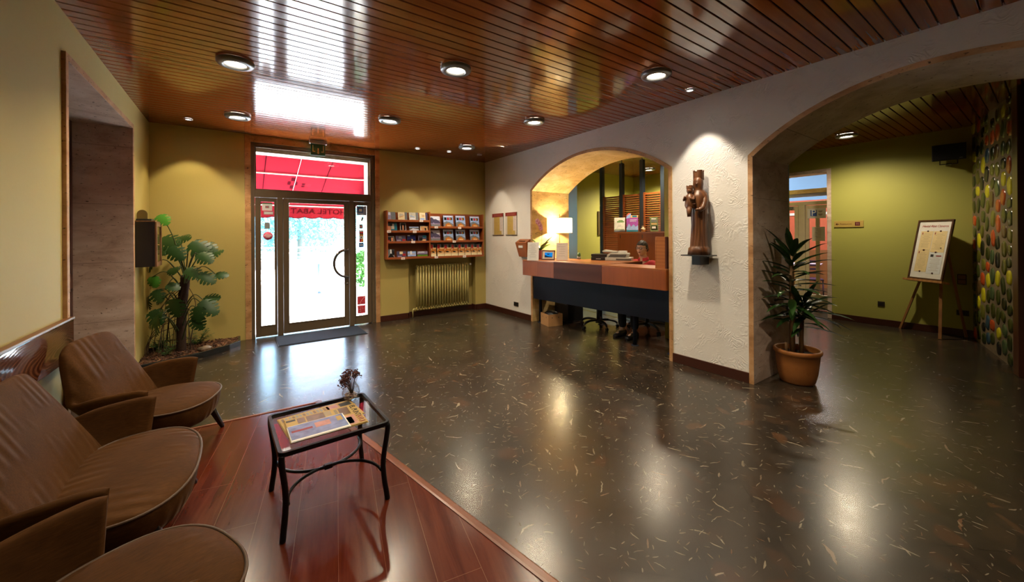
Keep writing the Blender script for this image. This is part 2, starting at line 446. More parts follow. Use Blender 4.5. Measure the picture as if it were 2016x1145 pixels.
mb = MB(); mb.box(XL, X1+.010, YN, 3.875, .70, .955); mb.box(XL, X1+.016, YN, 3.875, .955, .972, 1)
struct('trim_2', mb, [RAIL, wood('rail_lip_wood', (.10, .035, .012), (.16, .06, .02), .35, 1)], .004)
# entrance wall: opening for the door, recess behind the radiator, window of the reception
OX0, OX1, OZ = .083, 2.03, 3.01
RX0, RX1, RZ = 2.548, 3.95, 1.085
mb = MB(); Y2 = YB+.32
mb.box(XL-.55, OX0, YB, Y2, 0, H+.1); mb.box(OX0, OX1, YB, Y2, OZ, H+.1)
mb.box(OX1, RX0, YB, Y2, 0, H+.1); mb.box(RX0, RX1, YB+.14, Y2, 0, RZ); mb.box(RX0, RX1, YB, Y2, RZ, H+.1); mb.box(RX1, XR+.05, YB, Y2, 0, H+.1)
struct('wall_back', mb, YEL)
mb = MB(); q = .075
mb.box(OX0, OX0+q, YB-.012, Y2+.02, 0, OZ); mb.box(OX1-q, OX1, YB-.012, Y2+.02, 0, OZ); mb.box(OX0+q, OX1-q, YB-.012, Y2+.02, OZ-.1, OZ)
fo = struct('trim_3', mb, [STEDGE, mk_stone('pale_outer_limestone', '#9a8f80', '#c2b9a8', '#d8d0c2')], .004)
for p in fo.data.polygons:
    if p.center.y > YB+.05 and abs(p.normal.y) < .5: p.material_index = 1
mb = MB(); mb.box(.158, 1.955, YB+.092, Y2+.02, 2.79, 2.912); mb.box(1.855, 1.955, YB+.092, Y2+.02, 0, 2.79); mb.box(.158, .185, YB+.092, Y2+.02, 0, 2.79)
struct('trim_17', mb, bpy.data.materials['pale_outer_limestone'], .004)
# white arcade wall with the two arches
XF = 5.05
A1 = dict(y0=2.635, y1=5.345, zs=2.30, rise=.455); A2 = dict(y0=-.80, y1=1.80, zs=2.29, rise=.50)
def arc(A, n=28, off=0.):
    hw = (A['y1']-A['y0'])/2; cy = (A['y0']+A['y1'])/2; r = (hw*hw+A['rise']**2)/(2*A['rise']); zc = A['zs']+A['rise']-r
    th = math.asin(hw/r); R = r-off
    pts = []
    hw2 = hw-off; th2 = math.asin(min(1, hw2/R))
    for i in range(n+1):
        a = -th2+2*th2*i/n; pts.append((cy+R*math.sin(a), zc+R*math.cos(a)))
    return pts
def arcade(mb, x0, x1):
    prevy = YB+.02
    edges = []
    for A in (A1, A2):
        mb.box(x0, x1, A['y1'], prevy, 0, H+.06)
        pts = arc(A)[::-1]
        for (ya, za), (yb, zb) in zip(pts[:-1], pts[1:]):
            mb.prism([(ya, za), (ya, H+.06), (yb, H+.06), (yb, zb)], x0, x1, 0, 'x')
        prevy = A['y0']
    mb.box(x0, x1, YN, prevy, 0, H+.06)
mb = MB(); arcade(mb, XR, XF-.02)
struct('wall_right', mb, STUC)
mb = MB(); arcade(mb, XF-.02, XF)
struct('wall_reception_side', mb, GRN)
def archlining(name, A, mats, mi):
    mb = MB(); e = .045; x0, x1 = XR-.012, XF+.012
    o = [(A['y0'], 0.)]+arc(A)+[(A['y1'], 0.)]; i_ = [(A['y0']+e, 0.)]+arc(A, 28, e)+[(A['y1']-e, 0.)]
    for k in range(len(o)-1):
        a, b, c, d = o[k], o[k+1], i_[k+1], i_[k]
        mb.add([(x, *p) for x in (x0, x1) for p in (a, b, c, d)], [(0, 1, 2, 3)], 1); n0 = len(mb.v)-8
        mb.f.append([n0+4, n0+7, n0+6, n0+5]); mb.mi.append(1); mb.sm.append(False)
        mb.f.append([n0+3, n0+2, n0+6, n0+7]); mb.mi.append(0); mb.sm.append(False)
        mb.f.append([n0+0, n0+4, n0+5, n0+1]); mb.mi.append(0); mb.sm.append(False)
    return struct(name, mb, mats)
archlining('trim_4', A1, [TRAVW, STEDGE], 0)
archlining('trim_5', A2, [TRAV, STEDGE], 0)
# baseboards
mb = MB(); bt = .018; bh = .105
mb.box(OX1, RX0, YB-bt, YB, 0, bh); mb.box(RX0, RX1, YB+.14-bt, YB+.14, 0, .09); mb.box(RX1, XR, YB-bt, YB, 0, bh)
mb.box(RX0-bt, RX0+bt, YB-bt, YB+.14, 0, bh); mb.box(RX1-bt, RX1+bt, YB-bt, YB+.14, 0, bh)
struct('baseboard_back', mb, BASE, .003)
mb = MB(); mb.box(XR-bt, XR, A1['y1'], YB-bt, 0, bh); mb.box(XR-bt, XR, A2['y1'], A1['y0'], 0, bh); mb.box(XR-bt, XR, YN, A2['y0'], 0, bh)
struct('baseboard_right', mb, BASE, .003)
# wall behind the camera and the far parts of the building that close the rooms
mb = MB(); mb.box(XL-.55, XF, YN-.2, YN, 0, H+.1); struct('wall_near', mb, YEL)
# reception back office
mb = MB(); mb.box(6.47, 8.75, 6.49, YB+.3, 0, H+.1); struct('wall_reception_back', mb, [GRN, WHT])
wo = bpy.data.objects['wall_reception_back']
for p in wo.data.polygons:
    if p.normal.x < -.9: p.material_index = 1
mb = MB(); mb.box(XR+.05, 5.25, YB, YB+.3, 0, H+.1); mb.box(6.38, 6.47, YB, YB+.3, 0, H+.1); mb.box(5.25, 6.38, YB, YB+.3, 0, .9); mb.box(5.25, 6.38, YB, YB+.3, 2.4, H+.1)
struct('wall_reception_window', mb, WHT)
mb = MB()
for x0, x1 in ((5.25, 5.31), (5.79, 5.84), (6.32, 6.38)): mb.box(x0, x1, YB+.1, YB+.16, .9, 2.4)
mb.box(5.25, 6.38, YB+.1, YB+.16, .9, .96); mb.box(5.25, 6.38, YB+.1, YB+.16, 2.34, 2.4)
wi = struct('window_1', mb, P('white_window_paint', (.7, .7, .7), .4))
m2 = MB(); m2.box(5.31, 6.32, YB+.125, YB+.131, .96, 2.34); part('pane', m2, glass('daylight_dimming_pane', (.18, .23, .245)), wi)  # dark tint put in to weaken the daylight through this window
# partition between the office and the restaurant lobby, wall X3 with its doorway
DY0, DY1, DZ = 2.31, 3.16, 2.655
mb = MB(); mb.box(X3, X3+.3, -.2, DY0, 0, H+.1); mb.box(X3, X3+.3, DY1, 6.6, 0, H+.1); mb.box(X3, X3+.3, DY0, DY1, DZ, H+.1)
struct('wall_lobby_back', mb, GRN)
mb = MB(); mb.box(XF, X3, DY1+.02, DY1+.14, 0, H+.1); struct('wall_partition', mb, GRN)
mb = MB(); q = .06
mb.box(X3-.015, X3+.31, DY0, DY0+q, 0, DZ); mb.box(X3-.015, X3+.31, DY1-q, DY1, 0, DZ); mb.box(X3-.015, X3+.31, DY0+q, DY1-q, DZ-q, DZ)
struct('trim_7', mb, TRAV, .004)
mb = MB(); mb.box(X3-bt, X3, .70, DY0, 0, bh); mb.box(X3-bt, X3, 3.3, 6.49, 0, bh); struct('baseboard_lobby', mb, BASE, .003)
mb = MB(); mb.box(6.47, X3-bt, 6.49-bt, 6.49, 0, bh); mb.box(6.47-bt, 6.47, 6.49-bt, YB, 0, bh); struct('baseboard_reception', mb, BASE, .003)
# short wing wall with its dark timber end post
mb = MB(); mb.box(XF, 5.70, 1.99, 2.12, 0, H+.02); struct('wall_wing', mb, GRN)
mb = MB(); mb.box(5.70, 5.77, 1.985, 2.125, 0, 1.83); mb.box(5.70, 5.765, 1.985, 2.125, 1.83, H, 1); struct('trim_8', mb, [wood('brown_post_wood', (.07, .024, .01), (.12, .045, .018), .4, 2), P('black_post_paint', (.008, .008, .009), .4)], .003)
# mosaic wall, set at an angle, closed by a timber post
MA, MBp = Vector((8.551, .702, 0)), Vector((6.75, .232, 0))
md = (MBp-MA).normalized(); mn = Vector((md.y, -md.x, 0))
if mn.y < 0: mn = -mn
mb = MB(); mlen = (MBp-MA).length
fr = Matrix(((md.x, mn.x, 0, MA.x), (md.y, mn.y, 0, MA.y), (0, 0, 1, 0), (0, 0, 0, 1)))
mb.box(-.1, mlen, -.2, 0, 0, H+.02, 0, fr)
rs = random.Random(3); ncol = 7
SC = ['#2a351a', '#3c441e', '#1b1f17', '#56551c', '#383e18', '#c4bc20', '#b44a22', '#2f4a5e', '#44573a', '#15181d', '#5a4226', '#6a6a2a']
wts = [8, 7, 5, 5, 5, 7, 8.5, 6, 5, 5, 3, 4]
NC = 9; cw = mlen/NC
for ci in range(NC):
    z = -.06+rs.random()*.16
    while z < H:
        hh = rs.uniform(.13, .25); ww = cw*rs.uniform(.80, 1.02)
        cxm = (ci+.5)*cw+rs.uniform(-.03, .03); czm = z+hh/2
        if czm+hh/2 > H+.06: break
        kind = rs.choices(range(12), wts)[0]+1; tl = rs.uniform(-.45, .45); n = 11; ex = rs.uniform(.55, .9)
        ring = []
        for k in range(n):
            a = 2*PI*k/n; ca, sa = math.cos(a), math.sin(a)
            x = math.copysign(abs(ca)**ex, ca)*ww*.465*rs.uniform(.9, 1.06); zz = math.copysign(abs(sa)**ex, sa)*hh*.47*rs.uniform(.92, 1.04)
            ring.append((x*math.cos(tl)-zz*math.sin(tl), x*math.sin(tl)+zz*math.cos(tl)))
        vs = []
        for f_, d_ in ((1., -.004), (.9, .007), (.55, .011)):
            vs += [fr @ Vector((cxm+x*f_, d_, min(H+.0, max(.004, czm+zz*f_)))) for x, zz in ring]
        vs.append(fr @ Vector((cxm, .012, czm)))
        fs = [(r*n+k, r*n+(k+1) % n, (r+1)*n+(k+1) % n, (r+1)*n+k) for r in range(2) for k in range(n)]+[(2*n+k, 2*n+(k+1) % n, 3*n) for k in range(n)]
        mb.add(vs, fs, kind, True)
        z += hh*1.0+.004
mats = [mk_stone('mosaic_grout', '#54462f', '#6f5f48', '#857258')]+[P('glazed_stone_%s' % c[1:], c, .22, var=.3, scale=25) for c in SC]
struct('wall_mosaic', mb, mats)
mb = MB(); mb.box(mlen, mlen+.16, -.14, .05, 0, H, 0, fr); struct('trim_9', mb, DWOOD, .004)
mb = MB(); mb.box(6.62, 6.72, YN, .15, 0, H+.1); mb.box(XF, 6.72, YN-.2, YN, 0, H+.1); struct('wall_lobby_side', mb, GRN)
# laminate platform
pl = [(XL, 3.965), (.6, 3.884), (1.36, 0.0), (1.36, YN), (XL, YN)]
mb = MB(); mb.prism(pl[::-1], 0.0005, .010)
struct('floor_platform', mb, LAM)
mb = MB(); a, b = Vector((.6, 3.884, 0)), Vector((1.36, 0, 0)); d = (b-a).normalized(); nrm = Vector((d.y, -d.x, 0))
def strip(a, b, w, side):
    d = (b-a).normalized(); n_ = Vector((d.y, -d.x, 0))*side
    sec = [(0, .0005), (0, .0135), (.012, .0155), (w-.014, .0155), (w, .004), (w, .0005)]
    vs = [p+n_*o+Vector((0, 0, z)) for p in (a, b) for o, z in sec]; n = len(sec)
    mb.add(vs, [tuple(reversed(range(n))), tuple(range(n, 2*n))]+[(i, (i+1) % n, n+(i+1) % n, n+i) for i in range(n)])
strip(a-Vector((.045, -.0, 0)), b-Vector((.045, 0, 0)), .055, -1 if nrm.x < 0 else 1)
strip(Vector((XL, 3.935, 0)), Vector((.61, 3.855, 0)), .035, -1)
struct('trim_10', mb, wood('cherry_edging', (.11, .028, .01), (.19, .06, .02), .3, 1))
# ---------------------------------------------------------------- lounge seats
def mk_velvet():
    t = NT('tobacco_brown_velvet'); v = t.coord('Object')
    n = t.noise(v, 3.5, 4, .6); st = t.noise(t.coord('Object', (26, 120, 120), (0, 0, .5)), 1.2, 3)
    f = t.math('ADD', t.math('MULTIPLY', n.outputs['Fac'], .6), t.math('MULTIPLY', st.outputs['Fac'], .4))
    col = t.ramp(f, [(.3, (.042, .0148, .0022)), (.55, (.074, .0280, .0048)), (.75, (.110, .0445, .0095))])
    w = t.n('ShaderNodeTexWave', wave_type='BANDS', bands_direction='Y'); t.l(t.coord('Object', (.5, 1, .35), (0, 0, .18)), w.inputs[0])
    w.inputs['Scale'].default_value = 5.; w.inputs['Distortion'].default_value = 4.; w.inputs['Detail'].default_value = 1.5; w.inputs['Detail Scale'].default_value = .7
    msk = t.ramp(t.noise(v, 4., 2).outputs['Fac'], [(.45, 0.), (.68, 1.)])
    h = t.math('ADD', t.math('MULTIPLY', t.math('MULTIPLY', w.outputs['Fac'], msk), 1.), t.math('MULTIPLY', st.outputs['Fac'], .06))
    t.bsdf(col, .78, 0, t.bump(h, .6, .014), Sheen_Weight=.22, Sheen_Roughness=.25, Sheen_Tint=(.75, .55, .40, 1), Specular_IOR_Level=.15)
    return t.m
VEL = mk_velvet(); PIPE = P('velvet_piping', (.075, .036, .014), .6, Sheen_Weight=.15)
DARKLEG = P('ebonised_leg', (.010, .007, .006), .28)
def cr(pts, k):
    pts = [Vector(p) for p in pts]; out = []
    for i in range(len(pts)-1):
        p0 = pts[max(i-1, 0)]; p1 = pts[i]; p2 = pts[i+1]; p3 = pts[min(i+2, len(pts)-1)]
        for j in range(k):
            t = j/k
            out.append(.5*((2*p1)+(p2-p0)*t+(2*p0-5*p1+4*p2-p3)*t*t+(3*p1-p0-3*p2+p3)*t**3))
    out.append(pts[-1]); return out
def lounge(name, label, cat, loc, rz, W):
    th = thing(name, label, cat, loc, rz); s = W-.33
    Tp = [(-.014, .335, .533), (-.055, .338, .540), (-.14, .338, .535), (-.25, .334, .522), (-.355, .318, .502), (-.385, .298, .590), (-.420, .268, .705), (-.442, .236, .785), (-.450, .185, .822), (-.453, .10, .834), (-.454, 0, .836)]
    Bp = [(-.045, .285, .25), (-.07, .287, .245), (-.10, .287, .24), (-.125, .283, .24), (-.14, .27, .24), (-.145, .255, .24), (-.15, .235, .24), (-.155, .21, .24), (-.16, .165, .24), (-.165, .09, .24), (-.17, 0, .24)]
    def wide(p):
        f = min(1, p[1]/.2); f = f*f*(3-2*f); return Vector((p[0], p[1]+s*f, p[2]))
    def wideb(p):
        f = min(1, p[1]/.2); return Vector((p[0], p[1]+s*f, p[2]))
    K = 4
    top = [wideb(p) for p in cr(Tp, K)]; bot = [wideb(p) for p in cr(Bp, K)]
    mir = lambda L: [Vector((p.x, -p.y, p.z)) for p in L]
    top = top+mir(top[:-1])[::-1]; bot = bot+mir(bot[:-1])[::-1]
    n = len(top); NV = 9
    inner = [[bot[i].lerp(top[i], j/(NV-1)) for j in range(NV)] for i in range(n)]
    for i in range(n):
        for j in range(NV):
            v = j/(NV-1); p = inner[i][j]
            back = max(0., min(1., (min(i, n-1-i)/(n-1)*2-.40)/.15))
            p += Vector((.018*back*math.sin(PI*v), 0, 0))          # lumbar swell
    def nrm(i, j):
        a = inner[min(i+1, n-1)][j]-inner[max(i-1, 0)][j]; b = inner[i][min(j+1, NV-1)]-inner[i][max(j-1, 0)]
        return a.cross(b).normalized()
    rows = []
    for i in range(n):
        u = min(i, n-1-i)/(n-1)*2
        tk = .042+.0*max(0., min(1., (u-.32)/.25))
        N = [nrm(i, j) for j in range(NV)]
        c0 = Vector((-.1, 0, .5))
        N = [q if q.dot(inner[i][4]-c0) > 0 else -q for q in N]
        wb = max(0., min(1., (u-.26)/.16)); wb = wb*wb*(3-2*wb); N = [(q*(1-wb)+Vector((-.845, 0, -.535))*wb).normalized() for q in N]
        up = (inner[i][-1]-inner[i][-2]).normalized()
        ring = list(inner[i])
        for k in range(1, 5):
            a = PI*k/5; ring.append(inner[i][-1]+N[-1]*tk*(1-math.cos(a))/2+up*math.sin(a)*tk*.5)
        for j in reversed(range(NV)): ring.append(inner[i][j]+N[j]*tk*(1.0 if j > 1 else .8))
        rows.append(ring)
    m = len(rows[0])
    def capring(r, r2, f, fw):
        out = []
        for k in range(m):
            mid = (r[k]+r[(2*NV+3-k) % m])/2
            out.append(r[k].lerp(mid, f)+(r[k]-r2[k]).normalized()*fw)
        return out
    h1 = capring(rows[0], rows[1], .35, .010); h2 = capring(rows[0], rows[1], .95, .014)
    t1 = capring(rows[-1], rows[-2], .35, .010); t2 = capring(rows[-1], rows[-2], .95, .014)
    mb = MB(); mb.grid([h2, h1]+rows+[t1, t2], 0, True, True)
    part('shell', mb, VEL, th, sub=1)
    # welt along the front edge and top rim of each arm
    for R in (rows, rows[::-1]):
        mb = MB(); path = [R[0][j]+(R[0][j]-R[1][j]).normalized()*.008+(R[0][2*NV+3-j]-R[0][j])*.5 for j in range(1, NV)]
        mb.tube(path, .0045, 6); part('arm_welt', mb, PIPE, th)
    # seat
    def outline(f, z, N=56, dx=0.):
        out = []
        for k in range(N):
            a = 2*PI*k/N; ca, sa = math.cos(a), math.sin(a); e = 2/2.5
            x = math.copysign(abs(ca)**e, ca)*.26*f-.022+dx; y = math.copysign(abs(sa)**e, sa)*(.298+s)*f
            out.append(Vector((x, y, z)))
        return out
    mb = MB()
    prof = [(.002, .405), (.35, .404), (.62, .399), (.8, .391), (.92, .380), (.98, .368), (1., .356), (.995, .325), (.965, .28), (.92, .238), (.84, .205), (.4, .198), (.002, .198)]
    mb.grid([outline(f, z) for f, z in prof], 0, True, True)
    st = part('seat', mb, VEL, th, sub=1)
    mb = MB(); o = outline(1.004, .364); mb.tube(o+[o[0]], .0055, 6, cap=False); part('seat_piping', mb, PIPE, st)
    for x0, y0, x1, y1 in ((.10, .20, .185, .285), (.10, -.20, .185, -.285), (-.15, .17, -.27, .24), (-.15, -.17, -.27, -.24)):
        mb = MB(); sg = math.copysign(s, y0)
        mb.tube([(x0, y0+sg, .27), (x1, y1+sg, 0)], [.030, .0165], 4)
        part('leg', mb, DARKLEG, th, bev=.003)
    return th
PZ = .0102
lounge('armchair', 'brown velvet armchair by the stone doorway, back against the wall rail', 'armchair', (-.362, 3.59, PZ), -.277, .33)
lounge('loveseat', 'wide brown velvet two-seat sofa between the two armchairs', 'sofa', (-.405, 2.60, PZ), 0.0, .49)
lounge('armchair', 'brown velvet armchair nearest the camera, cut off by the bottom edge', 'armchair', (-.245, 1.70, PZ), .44, .33)

# ---------------------------------------------------------------- coffee table and what lies on it
IRON = P('black_wrought_iron', (.012, .011, .013), .32, .6, bump=.1, bscale=90)
TC, TR = Vector((.419, 2.447, PZ)), .035
tab = thing('coffee_table', 'small black iron coffee table with glass top on the red platform', 'table', TC, TR)
hx, hy, tz = .276, .262, .442
mb = MB(); r_ = .0145
def rrect(hx, hy, r, z, n=5):
    out = []
    for cx, cy, a0 in ((hx-r, hy-r, 0), (-hx+r, hy-r, PI/2), (-hx+r, -hy+r, PI), (hx-r, -hy+r, 1.5*PI)):
        for k in range(n+1):
            a = a0+PI/2*k/n; out.append(Vector((cx+r*math.cos(a), cy+r*math.sin(a), z)))
    return out
o, i_ = rrect(hx, hy, .035, 0), rrect(hx-.019, hy-.019, .014, 0)
mb.grid([[p+Vector((0, 0, z)) for p in q] for q, z in ((o, tz-.022), (o, tz-.003), ([p*.996 for p in o], tz), ([p*1.004 for p in i_], tz), (i_, tz-.003), (i_, tz-.022), (o, tz-.022))], 0, False, True)
part('rim', mb, IRON, tab)
mb = MB(); g = rrect(hx-.017, hy-.017, .012, 0); mb.prism([(p.x, p.y) for p in g], tz-.010, tz-.004)
part('glass_top', mb, glass('table_glass', (.93, .97, .96), 1.2), tab)
for sx in (-1, 1):
    for sy in (-1, 1):
        mb = MB(); dg = Vector((sx, sy, 0)).normalized(); c = Vector((sx*(hx-.016), sy*(hy-.016), 0))
        pts = [c+dg*d+Vector((0, 0, z)) for d, z in ((0, tz-.02), (.002, .40), (-.006, .34), (-.020, .26), (-.026, .19), (-.020, .11), (-.008, .04), (-.002, 0))]
        mb.tube(cr(pts, 4), .0145, 10); part('leg', mb, IRON, tab)
for sy in (-1, 1):
    mb = MB(); pts = [Vector(((hx-.045)*math.cos(PI*k/24), sy*((hy-.035)-(hy-.030)*math.sin(PI*k/24)**.9), .165)) for k in range(25)]
    mb.tube(pts, .0085, 8); part('stretcher', mb, IRON, tab)
mb = MB(); mb.box(-.022, .022, -.013, .013, .152, .178); part('clamp', mb, IRON, tab, bev=.003)
GZ = PZ+tz-.0035
PAPERC = P('newsprint', '#a98d54', .7); PAPW = P('white_paper', (.72, .71, .68), .6); INK = P('black_ink', (.02, .018, .018), .6); INKR = P('dark_red_ink', (.22, .02, .03), .6)
INKG = P('grey_ink', (.22, .21, .20), .6); PH1 = P('brown_photo_print', (.14, .07, .025), .4, var=.8, scale=30); PH2 = P('blue_photo_print', (.17, .22, .40), .25, var=.75, scale=22); PH3 = P('pink_photo_print', (.45, .22, .17), .3, var=.4, scale=30)
def sheetplace(q, z):
    """centre, rotation and size of a sheet lying at height z, from its four corners"""
    p = [onZ(x, y, z) for x, y in q]; ex = ((p[1]-p[0])+(p[2]-p[3]))/2; ey = ((p[0]-p[3])+(p[1]-p[2]))/2
    c = sum(p, Vector())/4; return c, math.atan2(ex.y, ex.x), ex.length, ey.length
def fold(mb, w, d, t, m=0):
    """folded paper bundle: slightly domed sheets with a rounded fold on one long edge"""
    for k in range(3):
        z0 = t*k/3; e = .002*k
        mb.box(-w/2+e, w/2-e*1.5, -d/2+e, d/2-.004, z0+.0004, z0+t/3, m)
    mb.tube([(-w/2, d/2-.004, t/2), (w/2, d/2-.004, t/2)], t/2, 8, m)
def decal(mb, x0, x1, y0, y1, z, m): mb.box(x0, x1, y0, y1, z, z+.0004, m)
np_mats = [PAPERC, INK, PH1, INKR, PAPW, INKG, PH2, PH3]
c, r, w, d = sheetplace([(549, 823), (695, 789), (712, 812), (562, 868)], GZ)
mb = MB(); fold(mb, w, d, .006)
for k in range(14): decal(mb, -w*.46+k*w*.045, -w*.46+k*w*.045+w*.03, d*.22, d*.42, .006, 5 if k % 3 else 2)
decal(mb, w*.30, w*.46, d*.1, d*.4, .006, 1); decal(mb, w*.12, w*.28, d*.2, d*.42, .006, 7)
solo('newspaper', mb, np_mats, 'folded tan newspaper at the bottom of the pile on the glass table', 'newspaper', (c.x, c.y, GZ+.0006), r)
c, r, w, d = sheetplace([(558, 829), (699, 797), (725, 829), (573, 877)], GZ+.007)
mb = MB(); fold(mb, w, d, .008); z = .008
decal(mb, -w*.48, -w*.36, d*.36, d*.44, z, 1); decal(mb, -w*.34, -w*.24, d*.2, d*.44, z, 2); decal(mb, -w*.22, w*.02, d*.1, d*.44, z, 2)
for k in range(5): decal(mb, w*.03+k*w*.018, w*.04+k*w*.018, d*.22, d*.44, z, 5)
for k in range(7): decal(mb, w*.16+k*w*.006, w*.163+k*w*.006, -d*.1, d*.40, z, 5)
decal(mb, w*.22, w*.36, d*.05, d*.42, z, 2); decal(mb, w*.20, w*.38, -d*.45, -.02*d, z, 7); decal(mb, w*.24, w*.33, -d*.40, -.10*d, z, 4)
news = solo('newspaper', mb, np_mats, 'tan daily newspaper with a dark masthead, under the blue magazine', 'newspaper', (c.x, c.y, GZ+.0072), r)
mh = MB(); mt = T(w*.43, d*.14, z+.0006, rz=-PI/2) @ Matrix.Rotation(-PI/2, 4, 'X')
merge(mh, text_mb('EL PUNT', d*.145), mt, 0); mt = T(w*.43, -d*.29, z+.0006, rz=-PI/2) @ Matrix.Rotation(-PI/2, 4, 'X'); merge(mh, text_mb('AVUI', d*.145), mt, 1)
part('masthead', mh, [INK, INKR], news)
c, r, w, d = sheetplace([(563, 842), (674, 814), (692, 838), (575, 873)], GZ+.016)
mb = MB(); fold(mb, w, d, .005, 4); z = .005
decal(mb, -w*.485, w*.475, -d*.40, d*.46, z, 6); decal(mb, -w*.05, w*.22, -d*.02, d*.3, z+.0003, 7); decal(mb, -w*.45, -w*.1, d*.02, d*.14, z+.0003, 3); decal(mb, w*.34, w*.44, d*.05, d*.36, z+.0003, 0)
solo('magazine', mb, np_mats, 'glossy blue folded supplement lying on top of the newspapers', 'magazine', (c.x, c.y, GZ+.0158), r)
# vase of dried flowers
vb = onZ(694, 784, GZ); vs_ = thing('flower_vase', 'clear glass bowl vase of dried dark flowers on the table corner', 'vase', (vb.x-.012, vb.y-.01, GZ)); vs_.scale = (1.2, 1.2, 1.2)
mb = MB(); rr = random.Random(5)
mb.lathe([(.001, .001), (.026, .0015), (.040, .016), (.0455, .040), (.041, .064), (.030, .082), (.027, .088), (.0255, .088), (.0285, .081), (.0390, .063), (.0435, .040), (.038, .018), (.025, .005), (.001, .004)], seg=28)
part('bowl', mb, glass('vase_glass', (.97, .98, .98), 1.3), vs_)
mb = MB()
for k in range(70):
    a = rr.uniform(0, 2*PI); q = .028*math.sqrt(rr.random()); mb.ball((q*math.cos(a), q*math.sin(a), rr.uniform(.010, .034)), (rr.uniform(.004, .008), rr.uniform(.003, .006), .003), rr.choice((0, 1, 2)), 6, 4)
pp = part('petals', mb, [P('pale_dried_petals', (.55, .42, .36), .8), P('dusky_dried_petals', (.38, .22, .2), .8), P('cream_dried_petals', (.6, .52, .42), .8)], vs_); pp['kind'] = 'stuff'
mb = MB(); mf = MB()
for k in range(26):
    a = rr.uniform(0, 2*PI); sp = rr.uniform(.012, .058); h = rr.uniform(.10, .165); tip = Vector((sp*math.cos(a)-.01, sp*math.sin(a), h))
    p0 = Vector((.006, 0, .02)); mb.tube([p0, p0.lerp(tip, .5)+Vector((0, 0, .012)), tip], .0011, 5)
    for j in range(16):
        mf.ball(tip+Vector((rr.gauss(0, .009), rr.gauss(0, .009), rr.gauss(-.004, .010))), rr.uniform(.0022, .0044), 0, 5, 4)
part('stems', mb, P('dry_stem', (.10, .045, .025), .8), vs_); mo = part('blossom', mf, P('dark_dried_blossom', (.085, .025, .022), .8, var=.5, scale=80), vs_); mo['kind'] = 'stuff'

# ---------------------------------------------------------------- entrance door
ALU = P('bronze_anodised_aluminium', (.12, .084, .050), .4, .2, var=.1)
PANE = glass('door_glass')
door = bpy.data.objects.new('door_1', None); COL.objects.link(door); door['kind'] = 'structure'
F0, F1 = YB+.005, YB+.075
mb = MB()
mb.box(.155, .205, F0, F1, 0, 2.91); mb.box(1.893, 1.948, F0, F1, 0, 2.91); mb.box(.205, 1.893, F0, F1, 2.86, 2.91)
mb.box(.205, 1.893, F0-.012, F1, 2.10, 2.205); mb.box(.49, .565, F0-.012, F1, 0, 2.10); mb.box(1.525, 1.60, F0-.012, F1, 0, 2.10)
part('outer_frame', mb, ALU, door, bev=.004)
def sash(nm, x0, x1, z0, z1, gx0, gx1, gz0, gz1, yo=0.):
    mb = MB(); a, b = F0+.004+yo, F1-.008
    mb.box(x0, gx0, a, b, z0, z1); mb.box(gx1, x1, a, b, z0, z1); mb.box(gx0, gx1, a, b, z0, gz0); mb.box(gx0, gx1, a, b, gz1, z1)
    for e0, e1, e2, e3 in ((gx0-.004, gx0+.012, gz0, gz1), (gx1-.012, gx1+.004, gz0, gz1)): mb.box(e0, e1, a-.006, a+.004, e2, e3)
    mb.box(gx0, gx1, a-.006, a+.004, gz0-.004, gz0+.012); mb.box(gx0, gx1, a-.006, a+.004, gz1-.012, gz1+.004)
    s_ = part(nm, mb, ALU, door, bev=.003); m2 = MB(); m2.box(gx0-.005, gx1+.005, F0+.03, F0+.036, gz0-.005, gz1+.005)
    part('pane', m2, PANE, s_); return s_
sl = sash('left_sidelight', .209, .486, .012, 2.096, .268, .463, .166, 2.046)
leaf = sash('door_leaf', .569, 1.521, .018, 2.096, .634, 1.453, .163, 2.042, -.008)
sr = sash('right_sidelight', 1.604, 1.889, .012, 2.096, 1.622, 1.828, .147, 2.044)
tr = sash('transom', .207, 1.891, 2.207, 2.858, .212, 1.885, 2.212, 2.853)
mb = MB(); ch = Vector((1.49, F0-.05, 1.06)); CHR = P('polished_chrome', (.30, .30, .31), .15, 1.)
mb.tube([(1.49, F0+.0, 1.285), (1.49, F0-.055, 1.285)]+[(1.475-.20*math.sin(PI*k/20), F0-.055, 1.06+.225*math.cos(PI*k/20)) for k in range(21)]+[(1.49, F0-.055, .835), (1.49, F0, .835)], .022, 14)
part('pull_handle', mb, CHR, leaf)
mb = MB(); mb.lathe([(.001, 0), (.016, 0), (.016, .012), (.001, .012)], seg=16); mb.xf(T(1.487, F0-.002, .72, rx=PI/2)); part('lock_cylinder', mb, CHR, leaf)
def sticker(parent, x0, x1, z0, z1, regs, nm='sticker'):
    """thin printed film on the room side of a pane; regs = (x0,x1,z0,z1 fractions, material)"""
    mb = MB(); y = F0+.0285; mats = []
    for a, b, c_, d_, m in regs:
        if m not in mats: mats.append(m)
        k = len([1 for r in mb.f])*0+.0001*regs.index((a, b, c_, d_, m))
        mb.box(x0+(x1-x0)*a, x0+(x1-x0)*b, y-.0006-k, y+.0005, z0+(z1-z0)*c_, z0+(z1-z0)*d_, mats.index(m))
    return part(nm, mb, mats, parent)
W_ = P('sticker_white', (.7, .7, .7), .5); Gn = P('sticker_green', (.25, .5, .32), .5); Bl = P('sticker_blue', (.04, .12, .35), .5); Rd = P('sticker_red', (.55, .03, .05), .5); Gy = P('sticker_grey', (.25, .25, .25), .5); Bk = P('sticker_black', (.03, .03, .035), .5); Or = P('sticker_orange', (.7, .25, .04), .5); Pk = P('sticker_pink', (.75, .12, .22), .5)
